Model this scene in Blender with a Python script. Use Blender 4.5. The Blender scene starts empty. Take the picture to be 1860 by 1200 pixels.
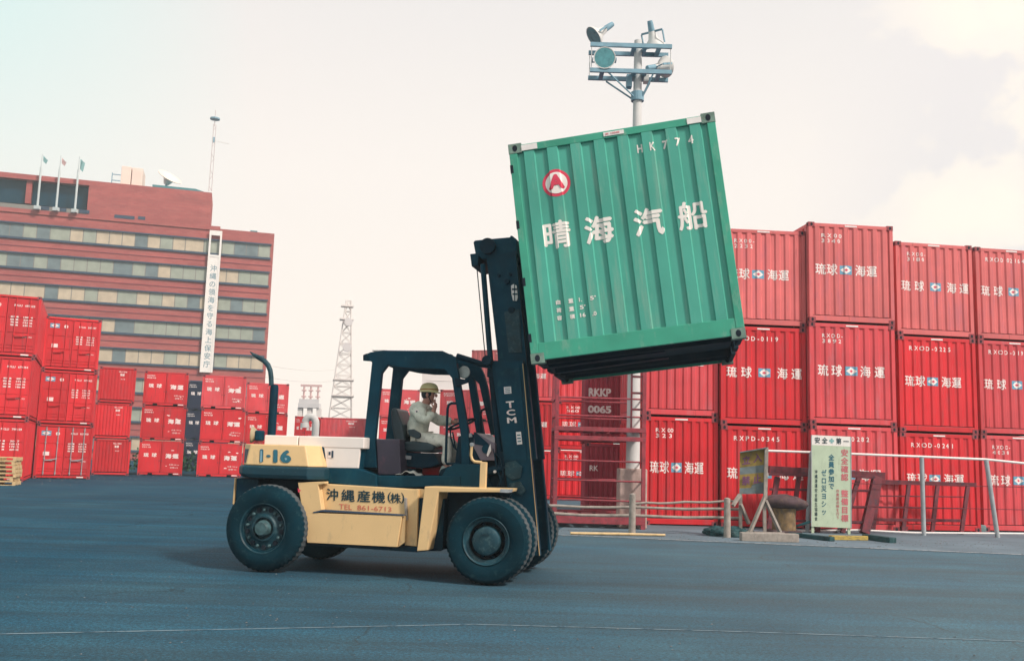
import bpy, bmesh, math, random
from math import radians, sin, cos, tan, pi, atan2, sqrt, hypot
from mathutils import Matrix, Vector, Euler
random.seed(7)
S = bpy.context.scene
COL = S.collection

# ------------------------------------------------------------------ camera
FPX = 1740.0                      # focal length in pixels of the 1860 px wide photograph
TILT, ROLL, CAMH = radians(7.6), radians(1.7), 1.5
cd = bpy.data.cameras.new('camera')
cd.sensor_width = 36.0
cd.lens = FPX / 1860.0 * 36.0
cd.clip_end = 5000
cam = bpy.data.objects.new('camera', cd)
COL.objects.link(cam)
RC = (Matrix.Rotation(pi / 2 + TILT, 3, 'X') @ Matrix.Rotation(ROLL, 3, 'Z'))
cam.matrix_world = Matrix.Translation((0, 0, CAMH)) @ RC.to_4x4()
S.camera = cam
CAM = Vector((0, 0, CAMH))

# ------------------------------------------------------------------ light
SUN_EL, SUN_AZ = radians(42), radians(128)      # azimuth clockwise from +Y (view direction): from the right, behind the camera
w = bpy.data.worlds.new('World')
S.world = w
w.use_nodes = True
nt = w.node_tree
nt.nodes.clear()
def N(tree, typ, **kw):
    n = tree.nodes.new(typ)
    for k, v in kw.items():
        if k.startswith('i_'):
            key = k[2:]
            n.inputs[int(key) if key.isdigit() else key.replace('_', ' ')].default_value = v
        else:
            setattr(n, k, v)
    return n
def ramp(tree, stops, fac=None, interp='LINEAR'):
    r = tree.nodes.new('ShaderNodeValToRGB')
    r.color_ramp.interpolation = interp
    e = r.color_ramp.elements
    while len(e) > 1:
        e.remove(e[0])
    e[0].position, e[0].color = stops[0][0], (*stops[0][1], 1)
    for p, c in stops[1:]:
        x = e.new(p)
        x.color = (*c, 1)
    if fac is not None:
        tree.links.new(fac, r.inputs[0])
    return r
L = nt.links.new
out = N(nt, 'ShaderNodeOutputWorld')
bg = N(nt, 'ShaderNodeBackground')
bg.inputs[1].default_value = 0.1
sky = N(nt, 'ShaderNodeTexSky', sky_type='NISHITA', sun_disc=False)
sky.sun_elevation, sky.sun_rotation = SUN_EL, SUN_AZ
sky.dust_density = 4
tc = N(nt, 'ShaderNodeTexCoord')
sep = N(nt, 'ShaderNodeSeparateXYZ')
L(tc.outputs['Generated'], sep.inputs[0])
veil = ramp(nt, [(0.0, (.98, .88, .785)), (.12, (.97, .87, .78)), (.28, (.92, .84, .775)), (.45, (.79, .75, .725)), (1, (.66, .67, .69))], sep.outputs[2])
# cooler towards the left part of the sky
lm = N(nt, 'ShaderNodeMapRange', clamp=True)
lm.inputs[1].default_value, lm.inputs[2].default_value = -.26, -.50
lm.inputs[3].default_value, lm.inputs[4].default_value = 0, 1
L(sep.outputs[0], lm.inputs[0])
hm = N(nt, 'ShaderNodeMapRange', clamp=True)
hm.inputs[1].default_value, hm.inputs[2].default_value = .15, .42
L(sep.outputs[2], hm.inputs[0])
lh = N(nt, 'ShaderNodeMath', operation='MULTIPLY')
L(lm.outputs[0], lh.inputs[0]); L(hm.outputs[0], lh.inputs[1])
mx1 = N(nt, 'ShaderNodeMix', data_type='RGBA')
L(lh.outputs[0], mx1.inputs[0]); L(veil.outputs[0], mx1.inputs[6])
mx1.inputs[7].default_value = (.60, .82, .79, 1)
# cumulus on the right
mp = N(nt, 'ShaderNodeMapping')
mp.inputs['Location'].default_value = (.35, 0, .1)
mp.inputs['Scale'].default_value = (1, 1, 1.15)
L(tc.outputs['Generated'], mp.inputs[0])
cn = N(nt, 'ShaderNodeTexNoise', noise_dimensions='3D')
cn.inputs['Scale'].default_value = 6.5
cn.inputs['Detail'].default_value = 7
cn.inputs['Roughness'].default_value = .52
L(mp.outputs[0], cn.inputs['Vector'])
cr = ramp(nt, [(.45, (0, 0, 0)), (.52, (.7,) * 3), (.64, (1, 1, 1))], cn.outputs[0], 'EASE')
rm = N(nt, 'ShaderNodeMapRange', clamp=True)
rm.inputs[1].default_value, rm.inputs[2].default_value = .27, .40
L(sep.outputs[0], rm.inputs[0])
cm = N(nt, 'ShaderNodeMath', operation='MULTIPLY')
L(cr.outputs[0], cm.inputs[0]); L(rm.outputs[0], cm.inputs[1])
pinkm = N(nt, 'ShaderNodeMix', data_type='RGBA')
L(rm.outputs[0], pinkm.inputs[0]); L(mx1.outputs[2], pinkm.inputs[6])
pinkm.inputs[7].default_value = (.81, .76, .74, 1)
mx2 = N(nt, 'ShaderNodeMix', data_type='RGBA')
L(cm.outputs[0], mx2.inputs[0]); L(pinkm.outputs[2], mx2.inputs[6])
mx2.inputs[7].default_value = (1.0, .90, .78, 1)
up = N(nt, 'ShaderNodeVectorMath', operation='SCALE')
up.inputs['Scale'].default_value = 10.0
L(mx2.outputs[2], up.inputs[0])
mx3 = N(nt, 'ShaderNodeMix', data_type='RGBA')
mx3.inputs[0].default_value = .95
L(sky.outputs[0], mx3.inputs[6]); L(up.outputs[0], mx3.inputs[7])
L(mx3.outputs[2], bg.inputs[0]); L(bg.outputs[0], out.inputs[0])

sl = bpy.data.lights.new('sun', 'SUN')
sl.energy, sl.angle, sl.color = 3.4, radians(7), (1, .93, .84)
so = bpy.data.objects.new('sun', sl)
COL.objects.link(so)
sd = Vector((sin(SUN_AZ) * cos(SUN_EL), cos(SUN_AZ) * cos(SUN_EL), sin(SUN_EL)))
so.rotation_euler = sd.to_track_quat('Z', 'Y').to_euler()
so.location = sd * 60
S.view_settings.view_transform = 'Standard'
S.view_settings.look = 'None'
S.view_settings.exposure = 0.27
S.view_settings.gamma = 1.0

# ------------------------------------------------------------------ helpers
def ray(px, py):
    return RC @ Vector(((px - 930) / FPX, -(py - 600) / FPX, -1.0))
def G(px, py, z=0.0):
    d = ray(px, py)
    return CAM + d * ((z - CAMH) / d.z)
def onplane(px, py, p0, n):
    d = ray(px, py)
    return CAM + d * ((Vector(p0) - CAM).dot(n) / d.dot(n))
def AY(px, py, Y):
    return onplane(px, py, (0, Y, 0), Vector((0, 1, 0)))

def mat(name, col, rough=.6, var=.15, scale=2.5, dirt=None, amt=.0, dscale=(3, 3, .5), metal=0.0, bump=0.0, spec=.35, rnd=0.0, dthr=.56, dirt2=None, amt2=.5, d2scale=(6, 6, .35), d2thr=.58):
    m = bpy.data.materials.new(name)
    m.use_nodes = True
    t = m.node_tree
    b = t.nodes['Principled BSDF']
    b.inputs['Roughness'].default_value = rough
    b.inputs['Metallic'].default_value = metal
    b.inputs['Specular IOR Level'].default_value = spec
    tc = N(t, 'ShaderNodeTexCoord')
    oi = N(t, 'ShaderNodeObjectInfo')
    add = N(t, 'ShaderNodeVectorMath', operation='ADD')
    sc = N(t, 'ShaderNodeMath', operation='MULTIPLY')
    sc.inputs[1].default_value = 37.0
    t.links.new(oi.outputs['Random'], sc.inputs[0])
    t.links.new(tc.outputs['Object'], add.inputs[0]); t.links.new(sc.outputs[0], add.inputs[1])
    n1 = N(t, 'ShaderNodeTexNoise')
    n1.inputs['Scale'].default_value = scale
    n1.inputs['Detail'].default_value = 6
    t.links.new(add.outputs[0], n1.inputs['Vector'])
    lo, hi = 1 - var, 1 + var
    r1 = ramp(t, [(.3, tuple(min(1, c * lo) for c in col)), (.7, tuple(min(1, c * hi) for c in col))], n1.outputs[0])
    cur = r1.outputs[0]
    if dirt is not None:
        mp = N(t, 'ShaderNodeMapping')
        mp.inputs['Scale'].default_value = dscale
        t.links.new(add.outputs[0], mp.inputs[0])
        n2 = N(t, 'ShaderNodeTexNoise')
        n2.inputs['Scale'].default_value = 2.2
        n2.inputs['Detail'].default_value = 9
        n2.inputs['Roughness'].default_value = .68
        t.links.new(mp.outputs[0], n2.inputs['Vector'])
        r2 = ramp(t, [(dthr, (0, 0, 0)), (dthr + .14, (amt,) * 3)], n2.outputs[0])
        mx = N(t, 'ShaderNodeMix', data_type='RGBA')
        t.links.new(r2.outputs[0], mx.inputs[0]); t.links.new(cur, mx.inputs[6])
        mx.inputs[7].default_value = (*dirt, 1)
        cur = mx.outputs[2]
    if dirt2 is not None:
        mp = N(t, 'ShaderNodeMapping')
        mp.inputs['Scale'].default_value = d2scale
        mp.inputs['Location'].default_value = (3.7, 1.9, 8.1)
        t.links.new(add.outputs[0], mp.inputs[0])
        n3 = N(t, 'ShaderNodeTexNoise')
        n3.inputs['Scale'].default_value = 2.0
        n3.inputs['Detail'].default_value = 10
        n3.inputs['Roughness'].default_value = .72
        t.links.new(mp.outputs[0], n3.inputs['Vector'])
        r3 = ramp(t, [(d2thr, (0, 0, 0)), (d2thr + .07, (amt2,) * 3)], n3.outputs[0])
        mx = N(t, 'ShaderNodeMix', data_type='RGBA')
        t.links.new(r3.outputs[0], mx.inputs[0]); t.links.new(cur, mx.inputs[6])
        mx.inputs[7].default_value = (*dirt2, 1)
        cur = mx.outputs[2]
    if rnd:
        hs = N(t, 'ShaderNodeHueSaturation')
        mr = N(t, 'ShaderNodeMapRange')
        mr.inputs[3].default_value, mr.inputs[4].default_value = 1 - rnd, 1 + rnd
        t.links.new(oi.outputs['Random'], mr.inputs[0])
        t.links.new(mr.outputs[0], hs.inputs['Value']); t.links.new(cur, hs.inputs['Color'])
        cur = hs.outputs[0]
    t.links.new(cur, b.inputs['Base Color'])
    rr = N(t, 'ShaderNodeMapRange')
    rr.inputs[3].default_value, rr.inputs[4].default_value = max(.05, rough - .12), min(1, rough + .12)
    t.links.new(n1.outputs[0], rr.inputs[0]); t.links.new(rr.outputs[0], b.inputs['Roughness'])
    if bump:
        bn = N(t, 'ShaderNodeTexNoise')
        bn.inputs['Scale'].default_value = scale * 9
        bn.inputs['Detail'].default_value = 5
        t.links.new(tc.outputs['Object'], bn.inputs['Vector'])
        bp = N(t, 'ShaderNodeBump')
        bp.inputs['Strength'].default_value = bump
        bp.inputs['Distance'].default_value = .02
        t.links.new(bn.outputs[0], bp.inputs['Height']); t.links.new(bp.outputs[0], b.inputs['Normal'])
    return m

RUST = (.16, .045, .03)
M = {}
M['red'] = mat('container_red', (.60, .018, .027), .5, .12, 1.2, (.42, .05, .06), .6, (2, 2, .4), rnd=.15, dthr=.53, dirt2=(.26, .035, .035), amt2=.65)
M['redpale'] = mat('container_red_pale', (.62, .062, .075), .6, .12, 1.2, (.52, .13, .15), .65, (2, 2, .35), rnd=.12, dthr=.53, dirt2=(.26, .035, .035), amt2=.65)
M['redfaded'] = mat('container_red_faded', (.61, .130, .130), .65, .12, 1.2, (.46, .12, .15), .65, (2, 2, .35), rnd=.10, dthr=.53, dirt2=(.33, .07, .07), amt2=.6)  # flare and haze over the top tier mixed into the red
M['navy'] = mat('container_navy', (.012, .018, .045), .6, .15, 1.5, (.05, .03, .05), .6, (2, 2, .4))  # near-black colour stands for the shade between the stacks
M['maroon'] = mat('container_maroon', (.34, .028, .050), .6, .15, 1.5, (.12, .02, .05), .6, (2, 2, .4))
M['green'] = mat('container_green', (.068, .345, .265), .55, .12, 1.1, (.17, .37, .29), .75, (3.5, 3.5, .35), dthr=.53, bump=.06, dirt2=(.30, .42, .33), amt2=.7, d2scale=(8, 8, 2.5), d2thr=.66)
M['greenrail'] = mat('container_green_rail', (.045, .31, .21), .55, .16, 2.0, (.18, .36, .27), .75, (4, 4, 1.5), dthr=.55, dirt2=(.16, .10, .07), amt2=.6, d2scale=(7, 7, 7), d2thr=.67)
M['fitting'] = mat('worn_fitting', (.16, .24, .20), .7, .3, 9, RUST, .7, (9, 9, 6), bump=.3)
M['redfit'] = mat('red_fitting', (.28, .05, .06), .7, .3, 9, (.10, .03, .04), .8, (9, 9, 6), bump=.2)
M['hole'] = mat('dark_recess', (.006, .012, .022), .9, .2)
M['under'] = mat('container_underside', (.012, .03, .045), .85, .3, 3, RUST, .3)
M['white'] = mat('white_paint', (.80, .74, .70), .55, .06, 6, (.55, .42, .40), .5, (6, 6, 2))
M['letter'] = mat('white_lettering', (.83, .73, .70), .6, .05, 5, (.62, .22, .23), .75, (6, 6, 4), dthr=.55)
M['lettergreen'] = mat('white_lettering_worn', (.84, .77, .72), .6, .05, 5, (.42, .52, .44), .6, (9, 9, 3), dthr=.6)
M['blue'] = mat('flag_blue', (.13, .33, .46), .6, .1)
M['emblemred'] = mat('emblem_red', (.66, .05, .10), .6, .1, 5)
M['cream'] = mat('cream_yellow_paint', (.70, .468, .232), .5, .08, 1.5, (.44, .31, .18), .6, (4, 4, 1.6), dthr=.56, bump=.05, dirt2=(.10, .08, .06), amt2=.6, d2scale=(9, 9, 5), d2thr=.69)
M['creamdim'] = mat('cream_yellow_dusty', (.56, .38, .19), .6, .1, 2.5, (.28, .2, .13), .7, (4, 4, 2), dthr=.54)  # darker copy of the cream with heavier dirt patches
M['hood'] = mat('hood_white_paint', (.80, .72, .68), .45, .05, 2, (.52, .47, .44), .5, (4, 4, 1.4), dthr=.6)
M['dark'] = mat('dark_teal_metal', (.001, .040, .068), .6, .25, 3, (.02, .080, .095), .6, (5, 5, 3), spec=.15, dirt2=(.10, .07, .05), amt2=.5, d2scale=(10, 10, 6), d2thr=.70)
M['darker'] = mat('black_greasy_metal', (.0, .020, .038), .6, .35, 4, (.008, .045, .058), .6, (5, 5, 3), spec=.15)
M['bumper'] = mat('scuffed_bumper', (.003, .036, .056), .6, .2, 4, (.12, .26, .25), .8, (5, 5, 9), dthr=.62)
M['tyre'] = mat('tyre_rubber', (.002, .022, .034), .85, .2, 5, (.02, .055, .065), .7, (5, 5, 5), spec=.08, bump=.15)
M['tread'] = mat('dusty_tread', (.075, .085, .092), .95, .25, 8, (.03, .05, .06), .7, (9, 9, 9), spec=.1)
M['rim'] = mat('rim_steel', (.005, .040, .058), .55, .35, 6, (.05, .10, .11), .7, (8, 8, 8), dthr=.52)
M['bolt'] = mat('dusty_steel', (.045, .095, .105), .6, .5, 14, (.14, .18, .18), .5, (20, 20, 20))
M['chrome'] = mat('chrome_rod', (.85, .80, .78), .18, .03, metal=1.0)
M['greypanel'] = mat('grey_cowl', (.16, .13, .16), .4, .15, 3, (.06, .04, .06), .6)
M['cover'] = mat('engine_cover_paint', (.045, .038, .06), .35, .3, 2, (.16, .06, .09), .6, (2, 2, 1))
M['vinyl'] = mat('black_vinyl', (.006, .026, .038), .4, .3, 6, spec=.5)
M['glass'] = mat('dark_glass', (.003, .035, .060), .35, .3, .3, spec=.15)
M['lens'] = mat('lamp_lens', (.30, .36, .36), .2, .15, 12, spec=.6)
M['beige'] = mat('beige_lamp', (.42, .34, .22), .55, .15, 8)
M['khaki'] = mat('khaki_cloth', (.68, .69, .60), .9, .14, 14, (.20, .23, .20), .6, (10, 10, 6), bump=.25, spec=.1)
M['khakilight'] = mat('khaki_trousers', (.74, .72, .64), .9, .14, 14, (.25, .26, .23), .6, (10, 10, 6), bump=.25, spec=.1)
M['skin'] = mat('skin', (.44, .22, .17), .55, .1, 15)
M['lip'] = mat('lip', (.20, .07, .06), .5, .1)
M['hair'] = mat('dark_hair', (.012, .02, .028), .6, .2)
M['helmet'] = mat('helmet_yellow', (.72, .63, .33), .35, .08, 6)
M['band'] = mat('helmet_band', (.42, .20, .06), .4, .1)
M['shoe'] = mat('pale_shoe', (.34, .38, .36), .7, .15)
M['inkblack'] = mat('black_ink', (.006, .035, .05), .6, .1)
M['inkred'] = mat('red_ink', (.58, .13, .09), .6, .1)
M['inkteal'] = mat('teal_ink', (.02, .12, .17), .6, .1)
M['inkfaint'] = mat('weathered_ink', (.14, .25, .30), .6, .2)
M['inkpink'] = mat('faded_red_ink', (.55, .14, .16), .6, .15)
M['signgreen'] = mat('pale_green_board', (.46, .54, .40), .6, .07, 4, (.32, .38, .27), .6, (6, 6, 2))
M['signyellow'] = mat('weathered_yellow', (.30, .20, .05), .75, .3, 6, (.16, .13, .09), .7, (6, 6, 3))
M['signblue'] = mat('weathered_blue', (.15, .18, .19), .75, .3, 6, (.25, .2, .12), .5, (6, 6, 3))
M['purple'] = mat('purple_ink', (.15, .05, .12), .7, .2)
M['wood'] = mat('grey_wood', (.30, .26, .23), .85, .25, 8, (.12, .12, .12), .7, (10, 10, 2), bump=.3)
M['palletwood'] = mat('pale_wood', (.60, .42, .22), .8, .2, 8, (.3, .2, .12), .6, (4, 4, 9), bump=.2)
M['galv'] = mat('galvanised_pipe', (.32, .34, .36), .5, .15, 6, (.25, .26, .28), .6)
M['rackred'] = mat('rusty_red_steel', (.30, .045, .06), .7, .25, 6, (.13, .05, .06), .8, (6, 6, 4), dthr=.5)
M['rackdark'] = mat('dark_rust_steel', (.15, .026, .036), .75, .3, 6, (.04, .03, .045), .8, (6, 6, 4), dthr=.5)
M['iron'] = mat('rusted_iron', (.075, .045, .052), .85, .35, 7, (.12, .075, .06), .7, (5, 5, 5), bump=.5, dthr=.5)
M['ironbase'] = mat('stained_pedestal', (.20, .13, .065), .85, .35, 7, (.07, .07, .08), .8, (5, 5, 2), bump=.4, dthr=.5)
M['tarp'] = mat('dark_tarpaulin', (.012, .055, .062), .7, .4, 6, (.05, .11, .12), .7)
M['polebase'] = mat('pole_base', (.42, .30, .27), .85, .2, 5, (.25, .17, .14), .6, (4, 4, 2), bump=.3)
M['polegrey'] = mat('concrete_pole', (.58, .56, .55), .75, .06, 4, (.42, .42, .43), .5, (5, 5, .4))
M['steelblue'] = mat('blue_grey_steel', (.19, .33, .41), .6, .15, 5)
M['lampglass'] = mat('floodlight_glass', (.09, .28, .31), .3, .2, 9)
M['lamphood'] = mat('floodlight_hood', (.62, .60, .58), .5, .08)
M['curtain'] = mat('beige_curtain', (.50, .40, .29), .6, .12, 1.2, spec=.5)
M['curtaincool'] = mat('grey_green_curtain', (.31, .33, .27), .5, .12, 1.2, spec=.5)
M['curtaindark'] = mat('dim_window', (.14, .18, .19), .35, .2, 1.0, spec=.6)
M['bandframe'] = mat('window_frame_dark', (.035, .06, .10), .6, .15)
M['mullion'] = mat('window_mullion', (.22, .20, .18), .6, .1)
M['mastgrey'] = mat('mast_grey', (.58, .50, .49), .8, .05)
M['palewall'] = mat('pale_wall', (.78, .70, .67), .8, .05, .2)
M['rooftank'] = mat('roof_tank', (.76, .62, .54), .7, .05, .6)
M['tealroof'] = mat('teal_roof', (.05, .20, .22), .7, .1)
M['palepipe'] = mat('pale_pipe', (.50, .48, .47), .8, .08, 4)
M['fadedsteel'] = mat('faded_steel', (.72, .65, .62), .8, .05, 1)  # far steelwork coloured near the sky, its haze painted in
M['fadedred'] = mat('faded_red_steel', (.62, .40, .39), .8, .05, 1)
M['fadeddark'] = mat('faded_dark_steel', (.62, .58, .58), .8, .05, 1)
M['ochre'] = mat('yellow_bar', (.45, .31, .07), .7, .2, 8, (.03, .05, .06), .9, (1.5, 20, 20), dthr=.5)
M['mat'] = mat('grey_green_canvas', (.16, .24, .24), .85, .25, 4)
M['hedge'] = mat('hedge_leaves', (.02, .07, .03), .8, .4, 9)
M['flagteal'] = mat('flag_teal', (.22, .40, .40), .8, .1)
M['flagred'] = mat('flag_red', (.58, .38, .37), .8, .1)
M['flagpole'] = mat('flagpole_paint', (.50, .54, .54), .5, .05)
M['whiteline'] = mat('worn_line_paint', (.40, .41, .42), .85, .2, 3, (.08, .13, .17), .9, (4, 4, 4), dthr=.45)
M['faintline'] = mat('faint_line', (.17, .23, .27), .9, .2, 3, (.006, .05, .09), 1.0, (3, 3, 3), dthr=.50)
M['grit'] = mat('loose_grit', (.11, .12, .13), .9, .4, 30)
M['plate'] = mat('bright_plate', (.78, .72, .70), .5, .08, 20)
M['rag'] = mat('white_rag', (.55, .54, .50), .9, .1, 20)

def brick():
    m = bpy.data.materials.new('red_brick')
    m.use_nodes = True
    t = m.node_tree
    b = t.nodes['Principled BSDF']
    b.inputs['Roughness'].default_value = .85
    b.inputs['Specular IOR Level'].default_value = .2
    tc = N(t, 'ShaderNodeTexCoord')
    mp = N(t, 'ShaderNodeMapping')
    mp.inputs['Rotation'].default_value = (radians(90), 0, 0)
    t.links.new(tc.outputs['Object'], mp.inputs[0])
    br = N(t, 'ShaderNodeTexBrick')
    br.inputs['Color1'].default_value = (.37, .085, .080, 1)
    br.inputs['Color2'].default_value = (.42, .112, .098, 1)
    br.inputs['Mortar'].default_value = (.34, .12, .11, 1)
    br.inputs['Scale'].default_value = 1.0
    br.inputs['Brick Width'].default_value = .6
    br.inputs['Row Height'].default_value = .2
    br.inputs['Mortar Size'].default_value = .02
    t.links.new(mp.outputs[0], br.inputs['Vector'])
    n = N(t, 'ShaderNodeTexNoise')
    n.inputs['Scale'].default_value = .5
    n.inputs['Detail'].default_value = 7
    mp2 = N(t, 'ShaderNodeMapping')
    mp2.inputs['Scale'].default_value = (.4, .4, 2.2)
    t.links.new(tc.outputs['Object'], mp2.inputs[0]); t.links.new(mp2.outputs[0], n.inputs['Vector'])
    r = ramp(t, [(.3, (.80, .80, .84)), (.7, (1.12, 1.1, 1.1))], n.outputs[0])
    mu = N(t, 'ShaderNodeMix', data_type='RGBA', blend_type='MULTIPLY')
    mu.inputs[0].default_value = 1
    t.links.new(br.outputs[0], mu.inputs[6]); t.links.new(r.outputs[0], mu.inputs[7])
    t.links.new(mu.outputs[2], b.inputs['Base Color'])
    return m
M['brick'] = brick()
M['brickdark'] = mat('dark_brick_course', (.25, .06, .075), .85, .2, .8)

def asphalt():
    m = bpy.data.materials.new('worn_asphalt')
    m.use_nodes = True
    t = m.node_tree
    b = t.nodes['Principled BSDF']
    b.inputs['Specular IOR Level'].default_value = .12
    tc = N(t, 'ShaderNodeTexCoord')
    def noise(scale, detail, sx=1, sy=1, rough=.6):
        mp = N(t, 'ShaderNodeMapping')
        mp.inputs['Scale'].default_value = (sx, sy, 1)
        mp.inputs['Rotation'].default_value = (0, 0, radians(3))
        t.links.new(tc.outputs['Object'], mp.inputs[0])
        n = N(t, 'ShaderNodeTexNoise')
        n.inputs['Scale'].default_value = scale
        n.inputs['Detail'].default_value = detail
        n.inputs['Roughness'].default_value = rough
        t.links.new(mp.outputs[0], n.inputs['Vector'])
        return n.outputs[0]
    base = ramp(t, [(.3, (.002, .034, .062)), (.5, (.005, .043, .073)), (.72, (.013, .060, .090))], noise(.35, 8))
    def mul(a, fac_out, lo, hi):
        r = ramp(t, [(.32, (lo,) * 3), (.68, (hi,) * 3)], fac_out)
        mu = N(t, 'ShaderNodeMix', data_type='RGBA', blend_type='MULTIPLY')
        mu.inputs[0].default_value = 1
        t.links.new(a, mu.inputs[6]); t.links.new(r.outputs[0], mu.inputs[7])
        return mu.outputs[2]
    c = mul(base.outputs[0], noise(1.0, 5, .10, 1.6), .74, 1.28)      # long drag and tyre streaks
    c = mul(c, noise(3.0, 4, .06, 1.8), .84, 1.18)
    c = mul(c, noise(18, 4), .80, 1.22)                                # stone grain
    gr = ramp(t, [(.44, (.70,) * 3), (.5, (1,) * 3), (.57, (1.42,) * 3)], noise(34, 3, 1, 1, .75))
    mg = N(t, 'ShaderNodeMix', data_type='RGBA', blend_type='MULTIPLY')
    mg.inputs[0].default_value = 1
    t.links.new(c, mg.inputs[6]); t.links.new(gr.outputs[0], mg.inputs[7])
    c = mul(mg.outputs[2], noise(90, 3), .62, 1.45)
    c = mul(c, noise(220, 2), .75, 1.28)
    st = ramp(t, [(.66, (1, 1, 1)), (.74, (.45, .5, .55))], noise(.9, 5, .35, 1.3))   # oil stains
    ms = N(t, 'ShaderNodeMix', data_type='RGBA', blend_type='MULTIPLY')
    ms.inputs[0].default_value = 1
    t.links.new(c, ms.inputs[6]); t.links.new(st.outputs[0], ms.inputs[7])
    c = ms.outputs[2]
    # cracks, wandering and broken
    vmp = N(t, 'ShaderNodeMapping')
    vmp.inputs['Scale'].default_value = (.16, .24, 1)
    wv_ = N(t, 'ShaderNodeVectorMath', operation='MULTIPLY_ADD')
    nzz = N(t, 'ShaderNodeTexNoise')
    nzz.inputs['Scale'].default_value = .8
    nzz.inputs['Detail'].default_value = 6
    t.links.new(tc.outputs['Object'], nzz.inputs['Vector'])
    t.links.new(nzz.outputs['Color'], wv_.inputs[0])
    wv_.inputs[1].default_value = (1.6, 1.6, 0)
    t.links.new(tc.outputs['Object'], wv_.inputs[2]); t.links.new(wv_.outputs[0], vmp.inputs[0])
    vor = N(t, 'ShaderNodeTexVoronoi', feature='DISTANCE_TO_EDGE')
    vor.inputs['Scale'].default_value = 1.0
    t.links.new(vmp.outputs[0], vor.inputs['Vector'])
    ck = ramp(t, [(.0, (.42,) * 3), (.0035, (1,) * 3)], vor.outputs['Distance'])
    brk = ramp(t, [(.46, (0, 0, 0)), (.54, (1, 1, 1))], noise(.33, 4))
    mc = N(t, 'ShaderNodeMix', data_type='RGBA', blend_type='MULTIPLY')
    t.links.new(brk.outputs[0], mc.inputs[0]); t.links.new(c, mc.inputs[6]); t.links.new(ck.outputs[0], mc.inputs[7])
    c = mc.outputs[2]
    # sheen painted into the colour: paler to the right, vignette-dark to the left
    sp = N(t, 'ShaderNodeSeparateXYZ')
    t.links.new(tc.outputs['Object'], sp.inputs[0])
    wob = N(t, 'ShaderNodeMath', operation='MULTIPLY_ADD')
    t.links.new(noise(.25, 6), wob.inputs[0])
    wob.inputs[1].default_value = 6
    t.links.new(sp.outputs[0], wob.inputs[2])
    mr = N(t, 'ShaderNodeMapRange', clamp=True)
    mr.inputs[1].default_value, mr.inputs[2].default_value = -2.5, 7.0
    t.links.new(wob.outputs[0], mr.inputs[0])
    pale = mul(c, noise(.8, 6), 1.0, 1.25)
    mx = N(t, 'ShaderNodeMix', data_type='RGBA', blend_type='MIX')
    t.links.new(mr.outputs[0], mx.inputs[0]); t.links.new(c, mx.inputs[6])
    ad = N(t, 'ShaderNodeMix', data_type='RGBA', blend_type='ADD')
    ad.inputs[0].default_value = 1
    t.links.new(pale, ad.inputs[6]); ad.inputs[7].default_value = (.060, .058, .050, 1)
    t.links.new(ad.outputs[2], mx.inputs[7])
    t.links.new(mx.outputs[2], b.inputs['Base Color'])
    rr = N(t, 'ShaderNodeMapRange')
    rr.inputs[3].default_value, rr.inputs[4].default_value = .72, .95
    t.links.new(noise(1.0, 5, .10, 1.6), rr.inputs[0]); t.links.new(rr.outputs[0], b.inputs['Roughness'])
    bp = N(t, 'ShaderNodeBump')
    bp.inputs['Strength'].default_value = .5
    bp.inputs['Distance'].default_value = .006
    t.links.new(noise(90, 3), bp.inputs['Height']); t.links.new(bp.outputs[0], b.inputs['Normal'])
    return m
M['asphalt'] = asphalt()
M['concrete'] = mat('yard_concrete', (.12, .165, .20), .9, .22, .6, (.06, .10, .13), .7, (.6, 3, 1), dthr=.5, bump=.2)

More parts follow.
